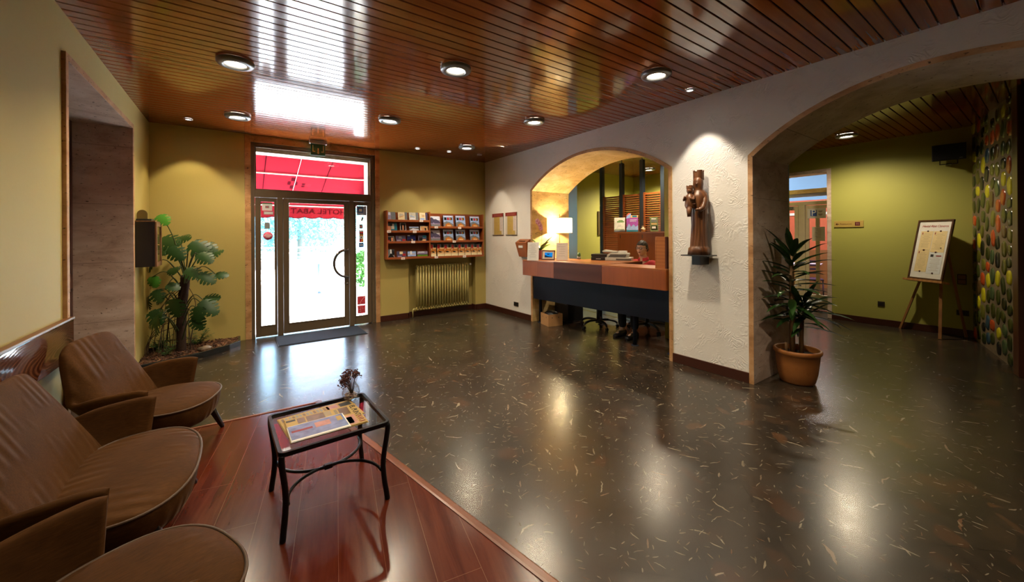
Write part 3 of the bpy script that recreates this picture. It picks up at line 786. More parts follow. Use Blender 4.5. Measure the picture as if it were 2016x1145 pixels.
def S2(p, x0, y0, x1, y1, regs, nm='sticker'):
    a, b = onY(x0, y1, F0+.03), onY(x1, y0, F0+.03)
    return sticker(p, a.x, b.x, a.z, b.z, regs, nm)
S2(sl, 516, 399, 536, 414, [(0, 1, 0, 1, W_), (.02, .98, .8, .98, Gn), (.3, .7, .3, .6, Gy), (.4, .6, .38, .5, Rd)])
S2(sl, 519, 416, 538, 422, [(0, 1, 0, 1, Gy), (.06, .94, .15, .85, W_)])
S2(sl, 521, 438, 531, 450, [(0, 1, 0, 1, Gy), (0, .3, .9, 1., Gy)])
a = onY(527.5, 464, F0+.03); mb = MB(); mb.lathe([(.001, 0), (.062, 0), (.062, .0012), (.001, .0012)], seg=32); mb.xf(T(a.x, F0+.0285, a.z, rx=PI/2))
for dz, w in ((.016, .036), (0, .048), (-.018, .025)): mb.box(a.x-w, a.x+w, F0+.0262, F0+.0272, a.z+dz-.004, a.z+dz+.004, 1)
part('round_sticker', mb, [Pk, W_], sl)
S2(sr, 702, 406, 721, 423, [(0, 1, 0, 1, P('sticker_pale_blue', (.32, .38, .58), .5)), (.12, .68, .25, .85, Bl), (.25, .55, .4, .7, W_)])
a = onY(713, 431, F0+.03); mb = MB(); mb.box(-.016, .016, -.0005, .0005, -.035, .03); mb.lathe([(.010, 0), (.018, 0), (.018, .001), (.010, .001)], seg=18, m=0); mb.xf(T(0, 0, .045, rx=PI/2), 8); mb.xf(T(a.x, F0+.028, a.z, ry=.35)); part('sticker', mb, Gy, sr)
S2(sr, 707.5, 441.5, 714, 450, [(0, 1, 0, 1, Bk), (.2, .8, .2, .8, Gy), (.35, .65, .35, .65, Rd)])
S2(sr, 707, 453, 715.5, 477, [(0, 1, 0, 1, Bk), (.05, .95, .88, .98, W_), (.05, .95, .74, .86, Rd), (.05, .95, .56, .66, Or), (.1, .9, .3, .54, W_), (.35, .65, .36, .48, Bk), (.08, .5, .06, .26, Rd), (.5, .92, .06, .26, Or)])
S2(sr, 706.5, 477.5, 716, 486.5, [(0, 1, 0, 1, Bl), (.15, .85, .4, .6, W_)])
rk = S2(sr, 704, 582, 719, 617.5, [(0, 1, 0, .47, Rd), (0, 1, .53, 1, Rd)], 'red_pictogram_sticker')
mb = MB(); a, b = onY(704, 617.5, F0+.03), onY(719, 582, F0+.03)
def stroke(pts, w=.006): mb.tube([(a.x+(b.x-a.x)*u, F0+.0272, a.z+(b.z-a.z)*v) for u, v in pts], w, 4, 0, sy=.12)
stroke([(.1, .95), (.5, .75), (.9, .95)]); stroke([(.5, .75), (.35, .6), (.1, .58)]); stroke([(.5, .75), (.8, .6)]); stroke([(.1, .4), (.4, .4), (.4, .1), (.15, .1)]); stroke([(.6, .42), (.6, .25), (.9, .3), (.85, .05)]); stroke([(.1, .25), (.4, .25)])
part('pictogram', mb, W_, rk)

# doormat
c = onZ(552, 682), onZ(725, 656); mb = MB(); mb.box(.455, 1.62, 6.185, 6.80, .0005, .012); mb.box(.44, 1.635, 6.17, 6.815, .0005, .006, 1)
solo('doormat', mb, [P('charcoal_mat_pile', (.035, .046, .066), .95, bump=.5, bscale=200, Specular_IOR_Level=.08), P('mat_rubber_edge', (.015, .015, .016), .5)], 'dark charcoal doormat on the floor before the glass entrance door', 'doormat')
# emergency exit sign hung from the ceiling
ex = thing('exit_sign', 'green exit sign with a down arrow hanging above the entrance door', 'sign', (1.04, 6.75, H))
mb = MB(); mb.box(-.125, .125, -.035, .035, -.055, 0); part('housing', mb, P('light_grey_plastic', (.42, .45, .52), .35), ex, bev=.006)
mb = MB(); mb.box(-.104, .104, -.005, .005, -.235, -.056); pn = part('panel', mb, P('exit_sign_green', (.012, .10, .06), .3), ex)
mb = MB(); y0, y1 = -.0064, -.0050
for x0, x1, z0, z1 in ((-.080, -.070, -.18, -.075), (-.080, -.045, -.18, -.170), (.070, .080, -.18, -.075), (.045, .080, -.18, -.170), (-.009, .009, -.19, -.12)): mb.box(x0, x1, y0, y1, z0, z1)
mb.add([(-.02, y0, -.19), (.02, y0, -.19), (0, y0, -.215), (-.02, y1, -.19), (.02, y1, -.19), (0, y1, -.215)], [(0, 1, 2), (3, 5, 4), (0, 3, 4, 1), (1, 4, 5, 2), (2, 5, 3, 0)])
part('arrow', mb, P('sign_cream', (.75, .6, .35), .4), pn)
# ---------------------------------------------------------------- display rack on the entrance wall
RW = wood('rack_cherry_wood', (.20, .045, .010), (.30, .078, .018), .4, 0)
YF = 6.715
rx0 = 2.10; rxm = onY(846.5, 460, YF).x; rx1 = onY(952.3, 460, YF).x
zb = onY(800, 509.5, YF).z; zt = onY(762, 414, YF).z
rack = thing('display_rack', 'orange wooden wall rack of leaflets and books above the radiator', 'display rack', (0, 0, 0))
zl = [onY(800, y, YF).z for y in (433, 454, 475, 506)]; zr = [onY(895, y, YF).z for y in (446, 473.2, 503.5)]
mb = MB(); mb.box(rx0, rx1, YB-.018, YB-.001, zb, zt-.02); part('back_panel', mb, RW, rack)
for x, zz in ((rx0, zt), (rxm-.012, zt), (rx1-.022, zt-.02)):
    mb = MB(); mb.prism([(YF, zb), (YB-.001, zb), (YB-.001, zz), (YF+.0, zz-.0)], x, x+.022, 0, 'x'); part('side_panel', mb, RW, rack, bev=.002)
lab = []
for k, z in enumerate(zl):
    mb = MB(); mb.box(rx0+.022, rxm-.012, YF+.002, YB-.018, z-.026, z); mb.box(rx0+.022, rxm-.012, YF-.006, YF+.004, z-.032, z+.006); part('shelf', mb, RW, rack, bev=.002)
for k, z in enumerate(zr):
    mb = MB(); mb.box(rxm+.010, rx1-.022, YF+.002, YB-.018, z-.026, z); mb.box(rxm+.010, rx1-.022, YF-.006, YF+.004, z-.032, z+.006); part('shelf', mb, RW, rack, bev=.002)
PW = P('price_card_white', (.72, .70, .66), .5); PR_ = P('price_card_red', (.5, .06, .05), .5)
for px, py in ((829.5, 434.5), (766, 455.5), (816.5, 456), (813.5, 476), (793.5, 508.5), (859, 447.2), (905, 448.4), (894.5, 475.2), (859, 506.2), (914.5, 504.6)):
    p = onY(px, py, YF-.008); mb = MB(); mb.box(p.x-.034, p.x+.034, p.y-.001, p.y+.001, p.z-.02, p.z+.02); mb.box(p.x-.02, p.x+.02, p.y-.0016, p.y-.0008, p.z-.006, p.z+.002, 1); part('price_card', mb, [PW, PR_], rack)
C = lambda n, c, r=.25: P('print_'+n, c, r, var=.35, scale=45)
SKY, SNOW, ROCK, DUSK, ROOF, SAND, NIGHT, GRASS, GREY, CREAM, RED, TEAL, BLACK, WHITE, SKIN, MAP = (C('sky', '#8fa9d8'), C('snow', '#c9cfe6'), C('rock', '#4a4560'), C('dusk', '#8a7f9d'), C('roof', '#b06c28'), C('sand', '#c8a070'), C('night', '#1a1c50'), C('grass', '#4f7a1f'), C('grey', '#6d7075'), C('cream', '#d8caa4'), C('red', '#a02a2c'), C('teal', '#1f6d86'), C('black', '#101012'), C('white', '#d9d9dc'), C('skin', '#c08060'), C('map', '#b9b6a8'))
def cover(w, h, t, regs, spine):
    """upright cover in local coords, base centre at origin, face to -Y; regs=(x0,x1,z0,z1 fractions, material) or (polygon, material)"""
    mb = MB(); mats = [spine]; mb.box(-w/2, w/2, 0, t, 0, h)
    for k, r in enumerate(regs):
        m = r[-1]
        if m not in mats: mats.append(m)
        y = -.0004*(k+1)
        if isinstance(r[0], (list, tuple)): mb.prism([((u-.5)*w, v*h) for u, v in r[0]], y, .0005, mats.index(m), 'y')
        else: mb.box((r[0]-.5)*w, (r[1]-.5)*w, y, .0005, r[2]*h, r[3]*h, mats.index(m))
    return mb, mats
MOUNT = [(0, 1, 0, 1, DUSK), (0, 1, .62, 1, SNOW), ([(0, .3), (0, .85), (.15, .9), (.35, .7), (.55, .72), (.8, .6), (1, .42), (1, .3)], ROCK), (0, 1, 0, .2, GREY), ([(.1, .2), (.3, .4), (.5, .2)], DUSK)]
VILL = [(0, 1, 0, 1, SKY), (0, 1, .88, .95, SNOW), (.10, .32, .58, .82, BLACK), (.38, .58, .58, .82, RED), (.64, .88, .58, .82, BLACK), (.66, .78, .6, .78, ROOF), ([(0, .0), (0, .35), (.3, .46), (.6, .4), (1, .2), (1, 0)], GREY), ([(.15, .0), (.2, .2), (.5, .32), (.85, .1), (.85, 0)], ROOF), ([(.3, .0), (.35, .14), (.7, .14), (.75, 0)], SAND)]
STREET = [(0, 1, 0, 1, SAND), (0, 1, .72, 1, GREY), (.6, .95, .7, .98, BLACK), (.05, .4, .62, .95, RED), ([(0, .4), (.3, .62), (.6, .55), (1, .6), (1, .35), (.5, .45), (0, .3)], ROOF), ([(.1, .35), (.4, .42), (.75, .34), (.5, .30)], BLACK), (0, 1, 0, .2, CREAM)]
def put(px0, px1, py0, z, regs, spine, nm, label, cat, group, t=.012, lean=.16, yo=.04):
    a, b = onY(px0, py0, YF+yo), onY(px1, py0, YF+yo); w = b.x-a.x; h = (a.z+b.z)/2-z
    mb, mats = cover(w, h, t, regs, spine)
    mb.xf(Matrix.Rotation(-lean, 4, 'X'))
    lo = min(v[2] for v in mb.v); mb.xf(T(0, 0, -lo))
    return solo(nm, mb, mats, label, cat, ((a.x+b.x)/2, YF+yo, z+.0006), 0, group)
ordn = ['first', 'second', 'third', 'fourth', 'fifth', 'sixth', 'seventh', 'eighth']
# top shelf, left bay: four folded maps
LM = [(762.5, 779, 417, [(0, 1, 0, 1, GREY), (.1, .45, .05, .95, DUSK), (.15, .4, .6, .95, SNOW)], 'grey violet leaflet, first on the top left shelf of the rack'),
      (784, 802, 417.5, [(0, 1, 0, 1, CREAM), (.72, 1, 0, 1, GREY), (.1, .6, .45, .8, MAP), ([(.1, .4), (.6, .6), (.65, .5), (.2, .3)], SAND)], 'cream folded map with a dark strip, second on the top left shelf'),
      (805.5, 824, 418, [(0, 1, 0, 1, MAP), (.72, 1, 0, 1, GREY), (.1, .65, .1, .3, SNOW), ([(.1, .5), (.6, .35), (.6, .45), (.15, .62)], SKY)], 'pale grey folded map, third on the top left shelf'),
      (826, 842, 418.5, [(0, 1, 0, 1, CREAM), (.74, 1, 0, 1, ROCK), (.3, .65, .4, .75, MAP), (.35, .6, .45, .7, SAND), (.1, .6, .05, .3, SKY)], 'green cream folded map, fourth on the top left shelf')]
for a, b, c, r, l in LM: put(a, b, c, zl[0], r, GREY, 'folded_map', l, 'map', 'folded maps on the rack')
PC = [(763, 782, 438.5, 1, [(0, 1, 0, 1, TEAL), (0, .35, 0, .6, SKIN), (.4, .7, .2, .9, MAP), (.1, .5, .6, .9, BLACK)], 'teal postcard with an orange figure, second shelf of the left bay'),
      (788, 799.5, 438.5, 1, [(0, 1, 0, 1, WHITE), (.08, .92, .06, .94, BLACK), (.38, .62, .1, .7, SKIN)], 'white-edged postcard of a dark statue, second shelf of the left bay'),
      (806, 824.5, 446, 1, [(0, 1, 0, 1, GREY), ([(0, .1), (.4, .6), (1, .3), (1, .1)], SNOW), (0, 1, .75, 1, SKY)], 'low grey snow-scene postcard, third on the second left shelf'),
      (827.5, 843, 444.5, 1, [(0, 1, 0, 1, WHITE), (.06, .94, .08, .92, SAND), (.3, .45, .1, .6, SKIN), (.55, .75, .1, .6, BLACK)], 'postcard with two figures, last on the second left shelf'),
      (763, 776, 465, 2, [(0, 1, 0, 1, WHITE), (.06, .94, .05, .9, BLACK), (.55, .85, .1, .75, SKIN), (.1, .3, .05, .3, RED)], 'dark portrait postcard, first on the third left shelf'),
      (779.5, 799, 463.5, 2, [(0, 1, 0, 1, ROCK), (.3, .6, .5, .9, GREY), (.65, .95, .1, .4, RED), (.1, .5, .05, .3, DUSK)], 'red and slate postcard, second on the third left shelf'),
      (802, 818.5, 462.5, 2, [(0, 1, 0, 1, NIGHT), (.05, .35, .85, .98, WHITE), (.45, .65, .1, .35, SAND), (.1, .5, .1, .3, BLACK)], 'midnight blue postcard, third on the third left shelf'),
      (823.5, 840, 462.5, 2, [(0, 1, 0, 1, ROCK), (.55, 1, .55, .95, TEAL), (.4, .9, .05, .3, SAND), (.1, .5, .1, .6, BLACK)], 'postcard of a teal night sky, last on the third left shelf'),
      (763, 777, 490.5, 3, [(0, 1, 0, 1, GREY), (.65, 1, .3, .9, BLACK), ([(.05, 0), (.5, .55), (.95, 0)], BLACK), (.4, .6, .5, .98, WHITE)], 'black and white postcard, first on the bottom left shelf'),
      (781.5, 800, 494.5, 3, [(0, 1, 0, 1, ROCK), (.3, .65, .5, .95, CREAM), (.6, .95, .2, .6, RED), (.1, .5, .05, .25, DUSK)], 'red patchwork postcard, second on the bottom left shelf'),
      (802, 821, 493.5, 3, [(0, 1, 0, 1, BLACK), (.04, .9, .1, .9, SKY), (.05, .8, .4, .5, SAND), (.3, .5, .4, .95, WHITE)], 'blue seaside postcard, third on the bottom left shelf'),
      (822, 842, 494.5, 3, [(0, 1, 0, 1, DUSK), (0, 1, 0, .35, GRASS), (0, 1, .35, .5, ROCK), (.1, .7, .75, .95, SNOW)], 'green meadow postcard, last on the bottom left shelf')]
for a, b, c, k, r, l in PC: put(a, b, c, zl[k], r, BLACK, 'postcard', l, 'postcard', 'postcards on the rack', .005)
for row, (z, ys) in enumerate(((zr[0], (425.5, 424.2, 424.8, 426)), (zr[1], (453, 452, 452, 452.5)))):
    rn = ('top', 'middle')[row]
    for k, (a, b) in enumerate(((848.5, 867), (873.5, 893), (898, 916.5), (926, 944))):
        if k == 0: put(a, b, ys[0], z, MOUNT, ROCK, 'picture_book', 'book with a violet mountain cover on the %s right shelf' % rn, 'book', 'mountain books', .016)
        else: put(a, b, ys[k], z, VILL, C('spine', '#3a2f4a'), 'guidebook', 'blue guidebook with three photos and village roofs, %s from left on %s right shelf' % (ordn[k-1], rn), 'book', 'village guidebooks', .03)
for k, (a, b) in enumerate(((848.5, 859.3), (861, 875), (875.2, 888.8), (889, 902), (902.8, 915), (915.5, 927.5), (928, 939.5), (939.8, 949))):
    put(a, b-.4, 480, zr[2], STREET, BLACK, 'leaflet', 'brown street-scene leaflet, %s from left on the bottom right shelf' % ordn[k], 'leaflet', 'brown leaflets in a row', .02, .10, .03)

# ---------------------------------------------------------------- radiator in its recess
RADC = P('radiator_enamel', (.50, .43, .155), .35)
rad = thing('radiator', 'chartreuse cast column radiator in the recess under the leaflet rack', 'radiator', (0, 0, 0))
n = 20; xa, xb = 2.715, 3.765; yc = YB+.018
for k in range(n):
    x = xa+(xb-xa)*k/(n-1); mb = MB()
    for dy in (-.038, .038): mb.tube([(x, yc+dy, .155), (x, yc+dy, .925)], .0165, 10)
    for z in (.15, .93): mb.ball((x, yc, z), (.024, .058, .034), 0, 12, 7)
    part('column', mb, RADC, rad)
mb = MB(); mb.tube([(xb+.02, yc, .93), (xb+.09, yc, .93)], .012, 8); mb.tube([(xb+.06, yc, .93), (xb+.06, yc-.05, .935)], .02, 10, 1); part('valve', mb, [RADC, P('valve_knob', (.6, .58, .5), .4)], rad)
mb = MB(); mb.tube([(xa-.02, yc, .15), (xa-.075, yc, .15), (xa-.085, yc, .14), (xa-.085, yc, .001)], .012, 8); mb.ball((xa-.06, yc, .15), .02); part('return_pipe', mb, RADC, rad)
for x in (xa+.1, xb-.1):
    mb = MB(); mb.box(x-.012, x+.012, yc, YB+.14, .2, .225); part('wall_bracket', mb, RADC, rad)

# ---------------------------------------------------------------- things on the white wall
def notice(label, y0, y1, z0, z1, seed):
    th = thing('notice_board', label, 'notice', (XR, 0, 0)); rr = random.Random(seed)
    mb = MB(); mb.box(-.012, -.0005, y0, y1, z0, z1); part('backing', mb, P('notice_edge', (.06, .05, .04), .5), th)
    mb = MB(); x = -.0125; zz = lambda f: z0+(z1-z0)*f; yy = lambda f: y1-(y1-y0)*f
    mb.box(x-.0005, x+.0005, y0, y1, zz(.02), z1, 0); mb.box(x-.001, x, yy(.17), yy(.86), zz(.03), zz(.84), 1); mb.box(x-.0014, x, yy(.70), yy(.97), zz(.20), zz(.82), 2)
    for k in range(11):
        f = .80-.07*k; mb.box(x-.0016, x, yy(.19), yy(rr.uniform(.5, .68)), zz(f), zz(f+.008), 3)
        if k < 8: mb.box(x-.0018, x, yy(.76), yy(rr.uniform(.85, .94)), zz(f), zz(f+.01), 3)
    part('printed_sheet', mb, [P('notice_white', (.55, .5, .44), .5), P('notice_ochre', (.45, .31, .08), .5), P('notice_pale', (.55, .47, .44), .5), P('notice_ink', (.28, .18, .07), .6)], th)
    mb = MB(); mb.box(x-.0022, x, y0, y1, zz(.84), z1, 0)
    for f in (.93, .885): mb.box(x-.0027, x, yy(.15), yy(.85), zz(f), zz(f+.014), 1)
    part('header', mb, [P('notice_red', (.20, .015, .012), .4), P('notice_header_ink', (.38, .14, .1), .5)], th)
notice('price notice with red header on the white wall, nearer the corner', 6.20, 6.59, 1.51, 1.938, 1)
notice('price notice with red header on the white wall, nearer the arch', 5.755, 6.12, 1.51, 1.938, 2)
SOCK = P('bronze_socket_plate', (.05, .032, .02), .35, .4); SOCKB = P('socket_black', (.008, .008, .008), .4)
def socket(label, loc, rz, n=1, w=.075, m2=SOCKB, cat='socket', nm='wall_socket', hh=.075):
    """plate facing local -Y"""
    mb = MB(); W = w*n/2
    mb.box(-W, W, -.010, -.0005, -hh/2, hh/2)
    th = solo(nm, mb, SOCK, label, cat, loc, rz, bev=.003)
    for k in range(n):
        x = (k-(n-1)/2)*w; m_ = MB(); m_.box(x-w*.36, x+w*.36, -.0125, -.009, -hh*.34, hh*.34); part('insert', m_, m2, th, bev=.002)
    return th
socket('bronze double wall socket low on the white wall beside the arch', (XR, 5.80, .235), -PI/2, 2, .07)
# letter box on the wall at the end of the counter
WD = wood('suggestion_box_wood', (.20, .052, .012), (.29, .085, .02), .4, 2)
mb = MB(); y0, y1, xa_, xb_ = 5.358, 5.675, 4.088, XR-.0008
mb.add([(xb_, y0, 1.125), (xb_, y1-.03, 1.125), (xb_, y1, 1.44), (xb_, y0, 1.44), (xa_+.02, y0+.005, 1.125), (xa_+.02, y1-.09, 1.125), (xa_, y1, 1.375), (xa_, y0, 1.375)], [(0, 1, 2, 3), (4, 7, 6, 5), (0, 4, 5, 1), (3, 2, 6, 7), (0, 3, 7, 4), (1, 5, 6, 2)])
sb = solo('suggestion_box', mb, WD, 'orange wooden letter box with sloping lid on the white wall by the counter', 'letter box', bev=.003)
mb = MB(); mb.box(4.12, 4.135, 5.43, 5.60, 1.399, 1.4085); mb.xf(T(0, 0, 0)); part('slot', mb, SOCKB, sb)
mb = MB(); mb.box(4.0845, 4.091, 5.45, 5.57, 1.285, 1.325); mb.xf(T(0, 0, 0)); part('name_plate', mb, PW, sb)

# ---------------------------------------------------------------- reception counter
CT = wood('counter_beech_veneer', (.25, .075, .016), (.33, .11, .026), .35, 1)
CTV = wood('counter_front_veneer', (.20, .048, .0075), (.27, .070, .012), .45, 2, Specular_IOR_Level=.3)
CM = wood('counter_mahogany_front', (.058, .018, .011), (.080, .026, .015), .55, 1, ring=2., Specular_IOR_Level=.2)
CD = P('charcoal_panel', (.0065, .0085, .017), .6, Specular_IOR_Level=.2)
P0, P1 = Vector((3.955, 5.275, 0)), Vector((4.14, 2.69, 0)); u = (P1-P0).normalized(); nb = Vector((-u.y, u.x, 0))
if nb.x < 0: nb = -nb
ct = thing('reception_counter', 'long wooden reception counter with dark front panel set in the arch', 'counter', P0)
CF = Matrix(((u.x, nb.x, 0, 0), (u.y, nb.y, 0, 0), (0, 0, 1, 0), (0, 0, 0, 1)))      # local: x along, y to the back
CZ0, CZ1 = .832, 1.09; L = (P1-P0).length
s1, s2 = .735, 1.655
def cbox(nm, x0, x1, y0, y1, z0, z1, m, bev=.003):
    mb = MB(); mb.box(x0, x1, y0, y1, z0, z1, 0, CF); return part(nm, mb, m, ct, bev)
cbox('counter_section', 0, s1, 0, .80, CZ0, CZ1-.02, CTV); cbox('counter_section', s1+.002, s2-.002, -.004, 1.02, CZ0-.004, CZ1-.006, CM)
cbox('counter_section', s2, L, .0, .46, CZ0, CZ1-.02, CTV)
cbox('counter_top', 0, s1, 0, .80, CZ1-.019, CZ1, CT, .002); cbox('counter_top', s1+.002, s2-.002, -.004, 1.02, CZ1-.005, CZ1+.006, CT, .002); cbox('counter_top', s2, L, 0, .46, CZ1-.019, CZ1, CT, .002)
cbox('front_panel', .05, L-.03, .20, .235, .415, CZ0-.004, CD)
cbox('desk_top', s2, L-.03, .47, .84, .70, .735, CM)
for x, y in ((.12, .30), (L-.62, .30), (L-.10, .30), (.9, .95)):
    mb = MB(); mb.tube([CF @ Vector((x, y, .0)), CF @ Vector((x, y, CZ0-.005))], .026, 14); mb.lathe([(.05, 0), (.05, .006), (.028, .012)], CF @ Vector((x, y, 0)), 18); part('leg', mb, CD, ct)
def cw_(x, y, z=CZ1): return P0+CF @ Vector((x, y, 0))+Vector((0, 0, z))
# stepped screen standing on the right end of the counter
mb = MB(); y0, y1 = .03, .40
side = [(y0, 0), (y1, 0), (y1, .30), (y1-.06, .305), (y0+.14, .335), (y0+.10, .36), (y0+.03, .385), (y0, .385)]
xs0, xs1 = L-.155, L-.006
mb.prism(side, xs0, xs0+.02, 0, 'x'); mb.box(xs0+.02, xs1-.02, y0, y0+.02, 0, .385, 0); mb.prism(side, xs1-.02, xs1, 1, 'x'); mb.box(xs0+.02, xs1-.02, y1-.02, y1, 0, .30, 1)
mb.box(xs0+.02, xs1, y0+.02, y1-.02, 0, .02, 1); mb.xf(CF)
solo('brochure_stand', mb, [CT, CM], 'stepped wooden stand on the right end of the counter against the arch', 'stand', P0+Vector((0, 0, CZ1+.0005)), 0, bev=.003)
def upright(nm, label, cat, c, rz, w, h, mats, build, group=None, lean=.12):
    """sheet or frame leaning back on a strut; c = base centre"""
    th = thing(nm, label, cat, c, rz, group); build(th, w, h, Matrix.Rotation(-lean, 4, 'X')); return th
PAPER = P('notice_paper', (.70, .68, .64), .5)
def build_sheet(lines):
    def f(th, w, h, R):
        mb = MB(); mb.box(-w/2, w/2, 0, .003, 0, h); mb.xf(R); part('sheet', mb, PAPER, th)
        m_ = MB(); rr = random.Random(int(h*1e4)+lines)
        for k in range(lines):
            z = h*(.9-.8*k/lines); q = rr.uniform(.2, .4)*w; m_.box(-q, q*rr.uniform(.6, 1), -.0012, .0003, z, z+h*.010)
        m_.xf(R); part('lettering', m_, INKG, th)
        s = MB(); s.box(-w*.3, w*.3, 0, .002, 0, h*.6); s.xf(T(0, h*.30, 0, rx=.34)); lo = min(v[2] for v in s.v); s.xf(T(0, 0, -lo)); part('strut', s, glass('acrylic', (.95, .97, .97)), th)
    return f
def facing(px, py, ang=0.):
    p = onZ(px, py, CZ1); return Vector((p.x, p.y, CZ1+.0012))
c = facing(1049, 512.5); upright('paper_stand', 'white printed sheet in a stand on the counter beside the letter box', 'paper stand', c, -.98, .195, .30, None, build_sheet(14))
c = facing(1107, 510.5); c = Vector((4.37, 4.74, CZ1+.0012)); upright('paper_stand', 'white printed sheet in a stand on the counter before the lamp', 'paper stand', c, -.80, .19, .285, None, build_sheet(6))
def build_frame(th, w, h, R):
    mb = MB(); b = .018
    mb.box(-w/2, w/2, 0, .016, 0, b); mb.box(-w/2, w/2, 0, .016, h-b, h); mb.box(-w/2, -w/2+b, 0, .016, b, h-b); mb.box(w/2-b, w/2, 0, .016, b, h-b); mb.box(-w/2+b, w/2-b, .005, .014, b, h-b, 1)
    mb.xf(R); part('frame', mb, [P('frame_walnut', (.12, .05, .03), .4), P('frame_mat_cream', (.55, .47, .38), .5)], th, bev=.002)
    m_ = MB(); m_.box(-w*.27, w*.31, .0035, .0052, h*.26, h*.76, 0)
    m_.prism([(-w*.27, h*.26), (-w*.27, h*.52), (-w*.05, h*.40), (w*.12, h*.36), (w*.31, h*.34), (w*.31, h*.26)], .0028, .0040, 1, 'y'); m_.xf(R)
    part('screen', m_, [emit('screen_blue', (.01, .22, .62), 1.1), emit('screen_dark', (.004, .06, .16), .5)], th)
    s = MB(); s.box(-.02, .02, 0, .004, 0, h*.7); s.xf(T(0, h*.42, 0, rx=.5)); lo = min(v[2] for v in s.v); s.xf(T(0, 0, -lo)); part('strut', s, CM, th)
c = onZ(1083, 512.6, CZ1); c = Vector((4.225, 4.93, CZ1+.0012)); upright('digital_frame', 'digital photo frame with a glowing blue picture on the reception counter', 'photo frame', c, -1.02, .235, .165, None, build_frame, lean=.2)
# orchid
oc = onZ(1063, 508.5, CZ1); orx = thing('potted_orchid', 'pink orchid in a rose pot on the counter between sheet and photo frame', 'orchid', (4.27, 5.17, CZ1+.0006)); orx.scale = (1.2, 1.2, 1.2)
mb = MB(); mb.lathe([(.001, 0), (.048, 0), (.065, .125), (.068, .13), (.062, .13), (.058, .11), (.001, .108)], seg=28); part('pot', mb, P('rose_pot_glaze', (.30, .08, .09), .3), orx)
mb = MB(); mb.lathe([(.058, .112), (.03, .122), (.001, .124)], seg=20); part('bark', mb, P('bark', (.05, .03, .018), .9, bump=.8), orx)
def leaf(mb, base, dirv, ln, w, droop, m=0, up=Vector((0, 0, 1)), fold_=.25, n=8, tip=.75, bend=1.8):
    """broad blade, creased on the midrib, arching over"""
    d = Vector(dirv).normalized(); side = d.cross(up)
    side = side.normalized() if side.length > 1e-3 else Vector((1, 0, 0))
    rows = []; p = Vector(base); step = ln/n; dd = d.copy()
    for i in range(n+1):
        t = i/n; ww = w*(math.sin(PI*min(1, t**tip*.97+.03)))**.75
        nn = side.cross(dd).normalized()
        rows.append([p-side*ww*.5+nn*ww*fold_, p-side*ww*.26+nn*ww*fold_*.35, p, p+side*ww*.26+nn*ww*fold_*.35, p+side*ww*.5+nn*ww*fold_])
        p = p+dd*step; dd = (dd-Vector((0, 0, droop/n*bend*t))).normalized()
    mb.grid(rows, m); return p
LEAFM = P('orchid_leaf', (.06, .17, .02), .3, var=.25)
mb = MB()
for a, el, ln in ((-.75, .95, .27), (2.2, .95, .23), (-.2, .6, .19), (2.6, .45, .18), (-1.5, .75, .22)): leaf(mb, (0, 0, .12), (math.cos(a)*math.cos(el), math.sin(a)*math.cos(el), math.sin(el)), ln, .085, .6)
part('foliage', mb, LEAFM, orx)
mb = MB(); spk = cr([(0, 0, .12), (.012, -.01, .30), (.015, -.012, .42), (-.005, .008, .52), (-.03, .03, .545)], 5); mb.tube(spk, .0028, 6)
mb.tube(cr([(.013, -.01, .36), (-.02, .025, .385), (-.05, .055, .37)], 4), .002, 5)
for q in ((-.03, .035, .383), (-.042, .047, .376), (-.052, .057, .366)): mb.ball(q, .006, 0, 6, 4)
part('flower_spike', mb, P('orchid_stem', (.08, .07, .03), .5), orx)
mb = MB()
for c_, rz_ in (((.0, .0, .475), .4), ((-.012, .010, .515), 1.1), ((-.03, .028, .545), .2), ((.006, -.004, .445), 2.)):
    for k in range(5):
        a = 2*PI*k/5+rz_; mb.ball(Vector(c_)+Vector((-.012, -.01, 0))+Vector((.35*math.cos(a), -.8*math.cos(a), math.sin(a)))*.024, (.012, .018, .019), 0, 8, 5)
    mb.ball(Vector(c_)+Vector((-.022, -.018, 0)), .006, 1, 6, 4)
part('blossom', mb, [P('orchid_petal', (.60, .27, .32), .5), P('orchid_throat', (.35, .02, .1), .5)], orx)
# table lamp
lp = at(1101.5, 441, 6.84); lp.z = CZ1
tl = thing('table_lamp', 'table lamp with a glowing cream drum shade on the counter', 'lamp', (lp.x, lp.y, CZ1+.0006))
mb = MB(); mb.lathe([(.001, 0), (.085, 0), (.085, .016), (.02, .022), (.001, .022)], seg=32); part('base', mb, P('lamp_base_white', (.62, .6, .55), .35), tl)
mb = MB(); mb.tube([(0, 0, .02), (0, 0, .735)], .006, 10); mb.lathe([(.001, .735), (.008, .74), (.002, .79), (.001, .79)], seg=10)
for k in range(3): a = 2*PI*k/3; mb.tube([(0, 0, .70), (.222*math.cos(a), .222*math.sin(a), .70)], .002, 5)
part('stem', mb, P('lamp_brass', (.6, .42, .15), .25, 1.), tl)
t = NT('lamp_shade_cloth'); d1 = t.n('ShaderNodeBsdfDiffuse'); d1.inputs[0].default_value = (.85, .78, .62, 1); d2 = t.n('ShaderNodeBsdfTranslucent'); d2.inputs[0].default_value = (.9, .8, .6, 1); mx = t.n('ShaderNodeMixShader'); mx.inputs[0].default_value = .25
t.l(d1.outputs[0], mx.inputs[1]); t.l(d2.outputs[0], mx.inputs[2])
wv = t.noise(t.coord('Object', (60, 60, 400)), 1, 2); bb = t.bump(wv.outputs['Fac'], .05, .001); t.l(bb, d1.inputs['Normal']); t.l(mx.outputs[0], t.out.inputs[0])
mb = MB(); mb.lathe([(.222, .455), (.222, .71)], seg=48)
for z in (.455, .71):
    ri = [Vector((.2205*math.cos(2*PI*k/48), .2205*math.sin(2*PI*k/48), z)) for k in range(49)]; mb.tube(ri, .0025, 6, 0, False)
